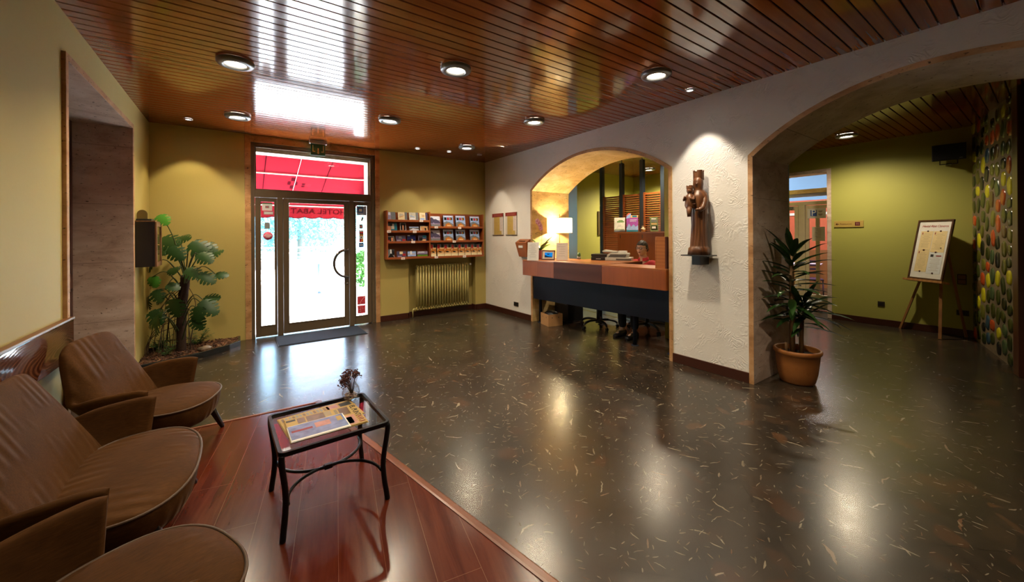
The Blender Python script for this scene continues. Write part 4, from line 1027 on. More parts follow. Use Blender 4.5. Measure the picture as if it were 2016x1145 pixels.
part('shade', mb, t.m, tl)
mb = MB(); mb.ball((0, 0, .60), (.03, .03, .04)); part('bulb', mb, emit('bulb_glow', (1, .72, .36), 60), tl)
Lp = bpy.data.lights.new('lamp_glow', 'POINT'); Lp.energy = 110; Lp.color = (1, .78, .44); Lp.shadow_soft_size = .045; lo_ = bpy.data.objects.new('lamp_glow', Lp); COL.objects.link(lo_); lo_.parent = tl; lo_.location = (0, 0, .575)
mb = MB(); mb.tube([(0, 0, .545), (0, 0, .56), ], .012, 8); mb.tube([(.17, -.14, .46), (.17, -.14, .44)], .008, 8); part('pull_switch', mb, P('lamp_brass2', (.2, .1, .05), .4), tl)
# cactus and printer things at the back of the counter
mb = MB(); cp = onZ(1134, 509.6, CZ1); cp = Vector((4.68, 4.66, CZ1+.0066))
cc = thing('potted_cactus', 'tiny green cactus in a small grey pot at the back of the counter', 'cactus', cp)
mb.lathe([(.001, 0), (.026, 0), (.032, .045), (.028, .045), (.001, .04)], seg=20); part('pot', mb, P('grey_pot', (.22, .2, .19), .6), cc)
mb = MB(); mb.lathe([(.001, .038), (.022, .045), (.027, .075), (.022, .105), (.001, .115)], seg=36, fn=lambda a, z: 1+.08*math.cos(9*a)); part('cactus_body', mb, P('cactus_green', (.05, .12, .03), .6), cc)
pp_ = Vector((4.80, 4.30, CZ1+.0066)); pz = -1.06
rc = thing('card_terminal', 'black desktop box with a silver slot beside the printer on the counter', 'device', pp_, pz)
mb = MB(); mb.box(-.125, .125, -.10, .12, 0, .052); mb.box(-.125, .125, -.10, .12, .060, .10); mb.box(-.118, .118, -.09, .115, .050, .062); part('case', mb, P('black_plastic', (.012, .011, .011), .35), rc, bev=.004)
mb = MB(); mb.box(-.045, .03, -.104, -.099, .018, .03); part('slot', mb, P('silver_plastic', (.4, .39, .37), .35, .3), rc)
pr = thing('printer', 'white multifunction printer with raised sheet feeder on the reception counter', 'printer', Vector((4.95, 4.05, CZ1+.0066)), pz)
WP = P('printer_white', (.52, .52, .46), .4); GP = P('printer_grey', (.10, .10, .095), .4)
mb = MB(); mb.box(-.19, .21, -.12, .15, 0, .05); part('body', mb, WP, pr, bev=.006)
mb = MB(); mb.box(-.02, .205, -.125, -.02, .012, .035); part('output_tray', mb, GP, pr, bev=.003)
mb = MB(); mb.prism([(-.19, .05), (.14, .05), (.16, .10), (.15, .118), (-.12, .118), (-.15, .10)], -.09, .14, 0, 'y'); part('lid', mb, WP, pr, bev=.006)
mb = MB(); mb.prism([(-.15, .052), (.12, .052), (.14, .098), (-.11, .098)], -.098, -.088, 0, 'y'); part('lid_front', mb, GP, pr, bev=.002)
mb = MB(); mb.prism([(-.24, .13), (-.02, .125), (-.02, .14), (-.22, .165), (-.25, .15)], -.06, .12, 0, 'y'); part('paper_feeder', mb, WP, pr, bev=.004)
mb = MB(); mb.box(.0, .12, -.04, .10, .118, .15); part('paper_stack', mb, PAPER, pr)

# ---------------------------------------------------------------- back office behind the counter
LV = wood('louver_cherry', (.22, .058, .014), (.32, .095, .025), .28, 1)
POST = P('slate_post_paint', (.016, .024, .034), .4)
scn = thing('louver_screen', 'orange louvered screen on tall dark posts behind the reception desk', 'screen', (6.28, 0, 0))
PY = [5.56, 5.045, 4.565, 4.12]
for y in PY:
    mb = MB(); mb.box(-.04, .04, y-.036, y+.036, 0, 2.93); pt = part('post', mb, POST, scn, bev=.004)
    mb = MB(); mb.tube([(0, y, 2.93), (0, y, H)], .011, 10); mb.lathe([(.03, H-.008), (.03, H), ], (0, y, 0), 16); part('rod', mb, CHR, pt)
for k in range(4):
    a = PY[k]-.036; b = (PY[k+1]+.036) if k < 3 else 3.66
    mb = MB(); mb.box(-.028, .028, a-.045, a-.004, .15, 2.30); mb.box(-.028, .028, b+.004, b+.02, .15, 2.30)
    pn = part('louver_panel', mb, LV, scn)
    mb = MB(); z = .17
    while z < 2.28:
        mb.box(-.030, .030, b+.02, a-.045, -.0045, .0045, 0, T(0, 0, z, ry=-.62)); z += .042
    part('slats', mb, LV, pn)
cb = thing('storage_cabinet', 'orange wooden cabinet behind the seated clerk with leaflets on top', 'cabinet', (5.76, 0, 0))
mb = MB(); mb.box(.022, .42, 3.32, 4.735, .10, 1.53); part('carcass', mb, CTV, cb, bev=.003)
mb = MB(); mb.box(0, .43, 3.31, 4.745, 1.53, 1.556); part('top_board', mb, CT, cb, bev=.002)
mb = MB(); mb.box(.04, .42, 3.335, 4.72, 0, .10); part('plinth', mb, CD, cb)
for a, b in ((3.325, 3.78), (3.784, 4.255), (4.259, 4.73)):
    mb = MB(); mb.box(0, .02, a, b, .105, 1.526); dd = part('door', mb, CTV, cb, bev=.002); mb = MB(); yk = b-.06 if a > 3.7 else a+.06; mb.box(-.004, .001, yk-.006, yk+.006, 1.44, 1.50); part('pull', mb, SOCKB, dd)
def standcard(nm, label, cat, px0, px1, py0, py1, X, regs, spine, ang, t=.004, lean=.2):
    a = onX((px0+px1)/2, py1, X); dep = a.x*_s+a.y*_c; w = (px1-px0)*dep/FPX; h = (py1-py0)*dep/FPX
    mb, mats = cover(w, h, t, regs, spine); mb.xf(Matrix.Rotation(-lean, 4, 'X')); s0 = len(mb.v); mb.box(-w*.3, w*.3, 0, .003, 0, h*.62); mb.xf(T(0, h*.38, 0, rx=.30), s0)
    lo = min(v[2] for v in mb.v); mb.xf(T(0, 0, -lo)); return solo(nm, mb, mats, label, cat, (a.x, a.y, 1.5566), ang)
PUR = C('magenta', '#9a4fa0'); PALE = C('pale', '#dfe0cf'); GRN2 = C('leafgreen', '#5a8a3a')
standcard('leaflet_stand', 'white leaflet with green bands on the cabinet top, leftmost there', 'leaflet', 1209.5, 1230, 426, 455, 5.87, [(0, 1, 0, 1, PALE), (.25, .9, .66, .74, GRN2), (.4, .8, .76, .82, GRN2), (.05, .95, .16, .19, GRN2), (0, 1, 0, .12, GREY), (.35, .65, .4, .42, GREY)], GREY, -.95)
standcard('leaflet_stand', 'purple and turquoise poster leaflet on the cabinet top', 'leaflet', 1234, 1256, 421.5, 455, 5.87, [(0, 1, 0, 1, PUR), (0, 1, 0, .3, TEAL), ([(0, .2), (.2, .5), (.4, .3), (.6, .45), (.8, .3), (1, .4), (1, .1), (0, .1)], SKY), (.3, 1, .85, 1, SAND), (.5, .9, .88, .98, TEAL), (.3, .9, .7, .73, SNOW), (.3, .85, .62, .65, SNOW), ([(-.05, .8), (.35, .85), (.4, 1.12), (.1, 1.0)], SKY), ([(.0, 1.0), (.2, 1.15), (.35, 1.1), (.1, .98)], C('coral', '#d06a5a'))], PUR, -.9)
standcard('leaflet_stand', 'green photo leaflet on the cabinet top right of the round pot', 'leaflet', 1281, 1296, 425, 454, 5.92, [(0, 1, 0, 1, C('olive', '#6a7a5a')), (.1, .9, .1, .4, BLACK), (.2, .7, .2, .35, WHITE), (.15, .85, .48, .58, SAND), (.15, .9, .65, .8, GREY), (.2, .8, .84, .92, WHITE)], GREY, -.7)
standcard('leaflet_stand', 'pale leaflet on the cabinet top half hidden by the arch', 'leaflet', 1310, 1324, 428, 453, 5.95, [(0, 1, 0, 1, PALE), (.1, .9, .1, .5, GREY), (.2, .8, .6, .7, GRN2)], GREY, -.8)
a = onX(1266, 454, 5.90); mb = MB(); mb.lathe([(.001, 0), (.03, 0), (.042, .03), (.036, .06), (.02, .07), (.016, .075), (.02, .085), (.013, .085), (.001, .075)], seg=24)
mb.tube([(0, -.018, .078), (0, -.02, .10), (0, .02, .10), (0, .018, .078)], .004, 6); mb.box(-.0435, -.038, -.02, .02, .02, .045, 1)
solo('ornament_jar', mb, [P('cream_ceramic', (.58, .48, .30), .35), P('jar_label_brown', (.12, .06, .03), .5)], 'small cream ceramic jar on the cabinet top between the leaflets', 'jar', (a.x, a.y, 1.5566))
pf = thing('framed_picture', 'dark brown framed picture on the green wall behind the first post', 'picture', (0, 6.49, 0))
mb = MB(); x0, x1, z0, z1 = 7.15, 7.62, 1.50, 2.08
mb.box(x0, x1, -.03, -.001, z0, z0+.06); mb.box(x0, x1, -.03, -.001, z1-.06, z1); mb.box(x0, x0+.06, -.03, -.001, z0+.06, z1-.06); mb.box(x1-.06, x1, -.03, -.001, z0+.06, z1-.06)
part('frame', mb, wood('picture_frame_wood', (.075, .045, .015), (.11, .068, .026), .4, 2), pf, bev=.005); mb = MB(); mb.box(x0+.06, x1-.06, -.015, -.002, z0+.06, z1-.06); part('picture', mb, P('brown_print', (.07, .04, .02), .4, var=.5, scale=10), pf)
# cardboard box with a dark bag of plants
bx = thing('cardboard_box', 'open tan cardboard box with punched holes under the counter end', 'box', (4.31, 4.945, 0), -.21)
mb = MB(); w = .135; hh = .195; q = .004
mb.box(-w, w, -w, w, .0005, .006); mb.box(-w, -w+q, -w, w, .006, hh); mb.box(w-q, w, -w, w, .006, hh); mb.box(-w+q, w-q, -w, -w+q, .006, hh); mb.box(-w+q, w-q, w-q, w, .006, hh)
for f in (-.06, .06):
    mb.lathe([(.001, 0), (.009, 0), (.009, .0006), (.001, .0006)], seg=14, m=1); mb.xf(T(-w-.0007, f, hh-.055, ry=PI/2), len(mb.v)-56)
    mb.lathe([(.001, 0), (.009, 0), (.009, .0006), (.001, .0006)], seg=14, m=1); mb.xf(T(f, -w-.0001, hh-.055, rx=PI/2), len(mb.v)-56)
part('carton', mb, [P('kraft_cardboard', (.42, .22, .085), .8), SOCKB], bx)
rr = random.Random(9); mb = MB(); mb.lathe([(.001, .012), (.105, .015), (.122, .10), (.115, .20), (.07, .23), (.001, .235)], seg=22, fn=lambda a, z: 1+.07*math.sin(5*a+z*30))
solo('bin_bag', mb, P('black_film', (.008, .008, .008), .25, bump=.9, bscale=25), 'crumpled black bag stuffed into the cardboard box', 'bag', (4.31, 4.945, 0), -.2)
mb = MB(); mb.box(-.17, .17, -.20, .20, .0005, .02); mb.box(-.165, .165, -.195, .195, .02, .40); cpu = solo('computer_tower', mb, P('tower_black', (.010, .010, .011), .4), 'black computer case on the floor under the counter behind the cardboard box', 'computer', (4.78, 5.02, 0), -.1, bev=.006)
mb = MB(); mb.box(-.168, -.164, -.15, .15, .30, .36); part('drive_bay', mb, GP, cpu); mb = MB(); mb.lathe([(.001, 0), (.012, 0), (.012, .004), (.001, .004)], seg=12); mb.xf(T(-.167, .1, .25, ry=-PI/2)); part('power_button', mb, GP, cpu)

# ---------------------------------------------------------------- office chairs
BP = P('office_black_plastic', (.009, .009, .009), .4); BF = P('office_black_fabric', (.014, .013, .013), .9)
def office(label, loc, rz, sh, bh, a0=0.):
    th = thing('office_chair', label, 'office chair', loc, rz)
    mb = MB(); mb.tube([(0, 0, .085), (0, 0, sh-.06)], [.03, .026], 14); mb.lathe([(.045, .07), (.048, .12), (.03, .14)], seg=18); part('gas_column', mb, BP, th)
    for k in range(5):
        a = a0+2*PI*k/5; d = Vector((math.cos(a), math.sin(a), 0)); mb = MB()
        mb.tube(cr([d*.03+Vector((0, 0, .115)), d*.16+Vector((0, 0, .122)), d*.26+Vector((0, 0, .10)), d*.305+Vector((0, 0, .065))], 4), [.024]*5+[.022]*4+[.018]*4, 10, sy=.8); lg = part('leg', mb, BP, th)
        sd = Vector((-d.y, d.x, 0)); mb = MB()
        for s in (-1, 1): c_ = d*.305+sd*.014*s+Vector((0, 0, .0255)); mb.tube([c_-sd*.008, c_+sd*.008], .025, 14)
        part('caster', mb, BP, lg)
    mb = MB(); mb.prism([(.23*math.copysign(abs(math.cos(t_))**.6, math.cos(t_)), .235*math.copysign(abs(math.sin(t_))**.6, math.sin(t_))) for t_ in [2*PI*k/28 for k in range(28)]], sh-.06, sh); part('seat', mb, BF, th, bev=.02)
    mb = MB(); mb.tube([(.05, 0, sh-.065), (.25, 0, sh-.06), (.29, 0, sh+.02), (.28, 0, sh+bh*.6)], .016, 8); part('back_support', mb, BP, th)
    mb = MB(); mb.prism([(.20*math.copysign(abs(math.cos(t_))**.6, math.cos(t_)), sh+.10+(bh-.10)/2+(bh-.10)/2*math.copysign(abs(math.sin(t_))**.6, math.sin(t_))) for t_ in [2*PI*k/28 for k in range(28)]], .235, .275, 0, 'x'); part('backrest', mb, BF, th, bev=.012)
    return th
office('empty black office chair under the middle of the counter', (4.80, 4.35, 0), .6, .44, .34, 1.2)
office('black office chair the seated clerk sits on', (5.23, 3.73, 0), .0, .45, .42, .55)
# ---------------------------------------------------------------- the clerk
def skin_mesh(name, nodes, edges, sub=2):
    me = bpy.data.meshes.new('t'); me.from_pydata([n[0] for n in nodes], edges, []); me.update()
    o = bpy.data.objects.new('t', me); COL.objects.link(o)
    md = o.modifiers.new('s', 'SKIN'); md.use_smooth_shade = True; md.branch_smoothing = .3
    for k, n in enumerate(nodes):
        r = n[1]; o.data.skin_vertices[0].data[k].radius = r if isinstance(r, (tuple, list)) else (r, r)
    o.data.skin_vertices[0].data[0].use_root = True
    o.modifiers.new('u', 'SUBSURF').levels = sub
    dg = bpy.context.evaluated_depsgraph_get(); dg.update()
    m2 = bpy.data.meshes.new_from_object(o.evaluated_get(dg)); m2.name = name
    bpy.data.objects.remove(o); bpy.data.meshes.remove(me)
    return m2
PX, PYc = 5.20, 3.73
clerk = thing('person', 'seated clerk with short dark hair and glasses in a red shirt behind the counter', 'person', (PX, PYc, 0), .10)
SKINM = P('skin_tone', (.60, .36, .26), .5, var=.05, Subsurface_Weight=.1)
N = [((0, 0, .57), (.13, .14)), ((-.01, 0, .74), (.12, .135)), ((-.03, 0, .93), (.125, .155)), ((-.05, 0, 1.07), (.07, .09)), ((-.06, 0, 1.13), .052), ((-.085, 0, 1.215), .072), ((-.09, 0, 1.29), .085), ((-.085, 0, 1.35), .06)]
E_ = [(i, i+1) for i in range(7)]
for s in (-1, 1):
    b = len(N)+1; N += [((-.05, s*.095, 1.07), (.040, .045)), ((-.045, s*.175, 1.05), .048), ((-.10, s*.235, .90), .047), ((-.20, s*.25, .805), .042), ((-.34, s*.17, .785), .032), ((-.43, s*.12, .775), .027), ((-.475, s*.105, .770), (.014, .034))]
    E_ += [(3, b-1), (b-1, b)]+[(b+k, b+k+1) for k in range(5)]
    for j in range(4):
        oy = (-.027+.018*j)*s; f = len(N); ln = (.058, .068, .072, .060)[j]
        N += [((-.505, s*.10+oy, .772), .0095), ((-.505-ln*.5, s*.095+oy*1.15, .770), .0085), ((-.505-ln, s*.09+oy*1.15, .752), .0075)]
        E_ += [(b+5, f), (f, f+1), (f+1, f+2)]
    f = len(N); N += [((-.455, s*.072, .766), .010), ((-.485, s*.045, .758), .0088)]; E_ += [(b+4, f), (f, f+1)]
    h = len(N); N += [((-.03, s*.095, .54), .085), ((-.28, s*.11, .545), .072), ((-.49, s*.11, .525), .058), ((-.50, s*.105, .32), .048), ((-.48, s*.10, .09), .034), ((-.56, s*.10, .045), .034), ((-.66, s*.10, .035), .028)]
    E_ += [(0, h)]+[(h+k, h+k+1) for k in range(6)]
bm_ = skin_mesh('body', N, E_)
HC = Vector((-.095, 0, 1.285))
def headshape(p, grow=0.):
    q = p-HC; d = q.normalized()
    r = 1/math.sqrt((d.x/.098)**2+(d.y/.076)**2+(d.z/.122)**2)
    if d.z < -.3: r *= 1-.10*abs(d.y)
    if d.x < 0:
        r += .020*math.exp(-((d.y/.13)**2+((d.z+.12)/.20)**2))*(1 if d.z > -.35 else .6)     # nose
        for sy in (-1, 1): r -= .008*math.exp(-(((d.y-.32*sy)/.16)**2+((d.z-.10)/.13)**2))   # eye sockets
        r += .005*math.exp(-((d.y/.22)**2+((d.z+.42)/.07)**2)) - .004*math.exp(-((d.y/.25)**2+((d.z+.50)/.03)**2))+.007*math.exp(-((d.y/.2)**2+((d.z+.78)/.14)**2))
    for sy in (-1, 1): r += .016*math.exp(-(((d.y-.97*sy)/.12)**2+((d.x-.05)/.20)**2+((d.z-.02)/.24)**2))   # ears
    return HC+d*(r+grow)
bm2 = bmesh.new(); bm2.from_mesh(bm_)
hv = [v for v in bm2.verts if v.co.z > 1.165]
bmesh.ops.subdivide_edges(bm2, edges=[e for e in bm2.edges if all(v.co.z > 1.165 for v in e.verts)], cuts=2, use_grid_fill=True)
for v in bm2.verts:
    if v.co.z > 1.165: v.co = v.co.lerp(headshape(v.co), min(1, (v.co.z-1.165)/.03))
bm2.to_mesh(bm_); bm2.free()
for p in bm_.polygons: p.use_smooth = True
bm_.materials.append(SKINM); part('body', bm_, None, clerk)
SN = [((0, 0, .58), (.145, .155)), ((-.01, 0, .74), (.14, .155)), ((-.03, 0, .93), (.142, .172)), ((-.048, 0, 1.065), (.085, .105)), ((-.058, 0, 1.115), .066)]; SE = [(i, i+1) for i in range(4)]
for s in (-1, 1):
    b = len(SN); SN += [((-.05, s*.095, 1.08), (.072, .074)), ((-.045, s*.175, 1.06), .075), ((-.10, s*.237, .90), .060), ((-.135, s*.245, .862), .058)]; SE += [(3, b), (b, b+1), (b+1, b+2), (b+2, b+3)]
sm = skin_mesh('shirt', SN, SE); sm.materials.append(P('red_shirt_cotton', (.36, .012, .018), .8, bump=.4, bscale=18)); part('shirt', sm, None, clerk)
mb = MB()
mb.grid([[Vector((-.062+r*math.cos(a)*1.02, r*math.sin(a)*1.12, z-.018*math.cos(a)*-1*(1 if math.cos(a) < 0 else .4))) for a in [PI+.28+(2*PI-.56)*k/28 for k in range(29)]] for r, z in ((.060, 1.12), (.058, 1.155), (.062, 1.16), (.072, 1.128), (.076, 1.112))])
part('collar', mb, MATS['red_shirt_cotton'], clerk)
TN = [((0, 0, .55), (.145, .16))]; TE = []
for s in (-1, 1):
    h = len(TN); TN += [((-.03, s*.095, .54), .097), ((-.28, s*.11, .545), .083), ((-.495, s*.11, .528), .070), ((-.505, s*.105, .32), .066), ((-.485, s*.10, .105), .062)]; TE += [(0, h)]+[(h+k, h+k+1) for k in range(4)]
tm = skin_mesh('trousers', TN, TE); tm.materials.append(P('black_trouser_cloth', (.010, .010, .011), .9)); part('trousers', tm, None, clerk)
for s in (-1, 1):
    mb = MB(); rows = []
    for x, w, h0 in ((-.43, .03, .075), (-.44, .042, .09), (-.50, .044, .10), (-.57, .046, .078), (-.64, .047, .058), (-.69, .036, .045), (-.705, .012, .03)):
        rows.append([Vector((x, s*.10+w*math.cos(a), .0015 if math.sin(a) < -.5 else .02+(h0-.02)*max(0, math.sin(a))**.7 if math.sin(a) > 0 else .012)) for a in [2*PI*k/16 for k in range(16)]])
    mb.grid(rows, 0, True, True); mb.f.append(list(range(16))); mb.mi.append(0); mb.sm.append(False); mb.f.append([6*16+k for k in reversed(range(16))]); mb.mi.append(0); mb.sm.append(False)
    part('shoe', mb, P('black_leather', (.008, .008, .008), .3), clerk)
mb = MB(); U, V = 28, 14; rows = []
for j in range(V+1):
    row = []
    for k in range(U):
        a = 2*PI*k/U; fx = math.cos(a)                    # a=0 faces the back
        low = -.45+(.95 if fx < -.25 else .0)+(.35 if -.25 <= fx < .15 else 0)
        zz = 1.0-(1.0-low)*j/V; rr_ = math.sqrt(max(0, 1-zz*zz)); d = Vector((rr_*math.cos(a), rr_*math.sin(a), zz))
        p = headshape(HC+d*.1, .010 if abs(d.y) < .9 else .004); row.append(p+d*.004*math.sin(9*a+j))
    rows.append(row)
mb.grid(rows, 0, True, True); part('hair', mb, P('dark_brown_hair', (.018, .010, .006), .6, bump=.8, bscale=120), clerk)
mb = MB()
for s in (-1, 1):
    mb.tube([(-.196+.012*abs(math.cos(a))*0, s*.032+.025*math.cos(a), 1.297+.017*math.sin(a)) for a in [2*PI*k/20 for k in range(21)]], .0034, 6, cap=False)
    mb.tube([(-.194, s*.057, 1.30), (-.17, s*.074, 1.303), (-.10, s*.085, 1.30)], .0026, 6)
mb.tube([(-.197, -.008, 1.30), (-.197, .008, 1.30)], .002, 6); part('glasses', mb, P('black_spectacle_frame', (.01, .01, .012), .3), clerk)
mb = MB()
for s in (-1, 1): mb.ball((-.172, s*.031, 1.297), .0125, 0, 10, 7); mb.ball((-.181, s*.032, 1.297), .0055, 1, 8, 5)
part('eyes', mb, [P('eye_white', (.6, .58, .55), .2), P('iris_brown', (.03, .018, .01), .2)], clerk)
mb = MB(); mb.tube([(-.187, -.022, 1.232), (-.192, 0, 1.234), (-.187, .022, 1.232)], [.002, .0042, .002], 8); part('lips', mb, P('lip_tone', (.32, .11, .09), .4), clerk)

# ---------------------------------------------------------------- carved statue on its bracket
ST = wood('carved_walnut', (.070, .023, .007), (.16, .060, .020), .38, 2, 1.2)
IRB = P('black_iron_bracket', (.010, .010, .010), .45)
mb = MB(); mb.box(-.235, -.02, -.145, .145, 0, .012); mb.box(-.18, -.0005, -.048, .048, -.095, 0)
solo('wall_bracket', mb, IRB, 'small black iron wall bracket under the carved wooden statue', 'bracket', (XR, 2.25, 1.268), 0, bev=.003)
sz = Vector((4.075, 2.25, 1.2806)); sta = thing('statue', 'carved brown wooden statue of a crowned robed mother holding a child', 'statue', sz, .22)
mb = MB(); rings = []
prof = [(.0, .115, .108, 0), (.075, .108, .10, 0), (.085, .097, .09, .3), (.10, .094, .086, 1), (.2, .088, .080, 1), (.32, .080, .074, 1), (.44, .078, .078, .9), (.50, .082, .086, .6), (.56, .086, .092, .35), (.62, .084, .094, .2), (.66, .072, .084, .1), (.685, .052, .062, 0), (.705, .046, .047, 0), (.725, .050, .048, 0), (.76, .056, .052, 0), (.80, .054, .050, 0), (.83, .040, .038, 0), (.838, .002, .002, 0)]
for z, rx, ry, fl in prof:
    row = []
    for k in range(60):
        a = 2*PI*k/60; front = max(0, -math.cos(a)); w = 1+fl*(.085*math.sin(15*a+.8*math.sin(z*14))*(.35+.65*front))
        row.append(Vector((rx*w*math.cos(a)+.012*math.sin(z*5), ry*w*math.sin(a), z)))
    rings.append(row)
for i in (0, 1):
    for k in range(60):
        a = 2*PI*k/60; q = PI/4; r = 1/max(abs(math.cos(((a+q/2) % q)-q/2)), .01)*.97; rings[i][k].x *= r; rings[i][k].y *= r
mb.grid(rings, 0, True, True); mb.f.append(list(reversed(range(60)))); mb.mi.append(0); mb.sm.append(False)
# face, folded sleeves and hands
mb.ball((-.047, 0, .765), (.018, .030, .036)); mb.ball((-.066, 0, .762), (.009, .006, .012), 0, 8, 6); mb.ball((-.060, 0, .738), (.006, .010, .004), 0, 8, 5)
for s in (-1, 1): mb.ball((-.061, .012*s, .772), (.004, .006, .004), 0, 8, 5)
for s, h in ((1, .56), (-1, .50)):
    mb.tube(cr([(-.01, .058*s, .645), (-.035, .072*s, .575), (-.07, .058*s, .52+.02*s), (-.095, .025*s, h-.02)], 5), [.030]*6+[.028]*5+[.024]*4+[.018], 12); mb.ball((-.105, .02*s, h-.015), (.018, .022, .014), 0, 10, 7)
part('carved_body', mb, ST, sta)
def crown(mb, c, r, h):
    n = 24
    for k in range(n):
        a0, a1 = 2*PI*k/n, 2*PI*(k+1)/n; hh = h*(1. if (k // 2) % 3 != 2 else .72)
        vs = [Vector(c)+Vector((q*math.cos(a), q*math.sin(a), z)) for q in (r, r*.84) for a in (a0, a1) for z in (0, hh)]
        mb.add(vs, [(0, 2, 3, 1), (4, 5, 7, 6), (1, 3, 7, 5), (0, 1, 5, 4), (2, 6, 7, 3)])
mb = MB(); mb.lathe([(.052, .808), (.056, .815), (.054, .835)], (.008, 0, 0), 28); crown(mb, (.008, 0, .83), .055, .082); part('crown', mb, ST, sta)
mb = MB(); c = Vector((-.085, .062, .50))
rows = []
for z, r in ((0, .040), (.03, .052), (.07, .050), (.11, .044), (.14, .040), (.155, .024), (.165, .026), (.185, .034), (.205, .033), (.22, .02), (.225, .002)):
    rows.append([c+Vector((r*math.cos(a)*(1+.06*math.sin(9*a)*(z < .14)), r*math.sin(a)*(1+.06*math.sin(9*a)*(z < .14)), z)) for a in [2*PI*k/28 for k in range(28)]])
mb.grid(rows, 0, True, True); mb.ball(c+Vector((-.03, 0, .19)), (.010, .017, .02), 0, 10, 7); mb.tube(cr([c+Vector((.0, -.04, .13)), c+Vector((-.045, -.045, .09)), c+Vector((-.06, -.02, .11))], 4), .013, 8); mb.tube(cr([c+Vector((.0, .04, .13)), c+Vector((-.04, .05, .09)), c+Vector((-.055, .03, .13))], 4), .013, 8)
mb.tube([c+Vector((-.02, .0, .01)), c+Vector((-.05, -.005, -.02)), c+Vector((-.05, -.008, -.09))], [.03, .026, .02], 10)
ch = part('carved_child', mb, ST, sta); mb = MB(); crown(mb, c+Vector((0, 0, .212)), .036, .035); part('crown', mb, ST, ch)

# ---------------------------------------------------------------- potted dracaena at the arch pier
dp = Vector((4.63, 1.535, 0)); dr = thing('potted_dracaena', 'tall dracaena with two leafy canes in an orange pot by the arch', 'potted plant', (dp.x, dp.y, .0006))
def mk_pot():
    t = NT('ochre_terracotta'); v = t.coord('Object'); vo = t.n('ShaderNodeTexVoronoi'); vo.inputs['Scale'].default_value = 9.5; vo.inputs['Randomness'].default_value = .7; t.l(v, vo.inputs['Vector'])
    w = t.math('SINE', t.math('MULTIPLY', vo.outputs['Distance'], 95.)); m = t.math('GREATER_THAN', w, .55)
    n = t.noise(v, 8, 3); col = t.mix(n.outputs['Fac'], (.26, .085, .018), (.36, .13, .03)); col = t.mix(t.math('MULTIPLY', m, .35), col, (.42, .20, .05))
    t.bsdf(col, .45, 0, t.bump(m, .25, .003)); return t.m
mb = MB(); mb.lathe([(.001, 0), (.135, 0), (.150, .02), (.168, .10), (.181, .20), (.188, .285), (.196, .293), (.205, .305), (.206, .328), (.198, .338), (.184, .338), (.178, .325), (.172, .28), (.001, .275)], seg=48); part('pot', mb, mk_pot(), dr)
mb = MB(); mb.lathe([(.176, .283), (.12, .29), (.06, .287), (.001, .29)], seg=30); part('soil', mb, P('potting_soil', (.022, .011, .006), .95, bump=.9, bscale=60), dr)
CANE = wood('dracaena_cane', (.17, .09, .035), (.28, .16, .07), .7, 2)
t = NT('dracaena_leaf'); v = t.coord(); n = t.noise(v, 14, 3); col = t.mix(n.outputs['Fac'], (.012, .035, .008), (.030, .075, .014)); b_ = t.bsdf(col, .32, 0, None, Specular_IOR_Level=.5); DLEAF = t.m
rr = random.Random(21)
Rv = Vector((_c, -_s, 0)); Fv = Vector((_s, _c, 0))
mb = MB(); mb.tube([(-.055, .02, .28), (-.060, .02, .6), (-.068, .02, 1.10), (-.075, .018, 1.33)], [.024, .022, .019, .012], 10); part('cane', mb, CANE, dr)
mb = MB(); mb.tube([(.035, -.025, .28), (.03, -.025, .45), (.04, -.03, .62)], [.023, .021, .018], 10); mb.tube([(.03, -.025, .55), (.06, -.04, .74)], .01, 8); mb.tube([(.025, -.025, .55), (.0, -.01, .72)], .01, 8); part('cane', mb, CANE, dr)
mb = MB(); mb.tube([(-.10, .06, .28), (-.102, .06, .40)], .013, 8); part('cane_stub', mb, CANE, dr)
mb = MB()
for k in range(52):
    z = .66+.68*(k/52)**.9; a = k*2.39996+rr.uniform(-.2, .2); f = (z-.66)/.68; el = -.20+1.05*f**1.8+rr.uniform(-.15, .2); ln = rr.uniform(.26, .40)*(1-.12*f)
    d = Vector((math.cos(a)*math.cos(el), math.sin(a)*math.cos(el), math.sin(el)))
    if d.y*ln > .16: d.y = .16/ln; d.normalize()
    leaf(mb, (-.065+.014*math.cos(a), .02+.014*math.sin(a), z), d, ln, rr.uniform(.052, .070), rr.uniform(.35, 1.), 0, fold_=.22, n=7, tip=.9)
part('foliage', mb, DLEAF, dr)
mb = MB()
for bx_, by_, z0, z1, cnt in ((.06, -.04, .66, .82, 20), (.0, -.01, .64, .80, 10), (.045, -.03, .52, .66, 8)):
    for k in range(cnt):
        f = k/cnt; z = z0+(z1-z0)*f; a = k*2.39996+.6+rr.uniform(-.2, .2); el = -.25+1.2*f**1.5+rr.uniform(-.15, .2)
        d = Vector((math.cos(a)*math.cos(el), math.sin(a)*math.cos(el), math.sin(el)))
        if d.y*.32 > .16: d.y = .45
        d.normalize(); rgt = d.dot(Rv); ln = rr.uniform(.22, .34)*(1+.3*max(0, rgt)); leaf(mb, (bx_+.01*math.cos(a), by_+.01*math.sin(a), z), d, ln, rr.uniform(.052, .068), rr.uniform(.4, 1.1), 0, fold_=.2, n=7, tip=.9)
part('foliage', mb, DLEAF, dr)

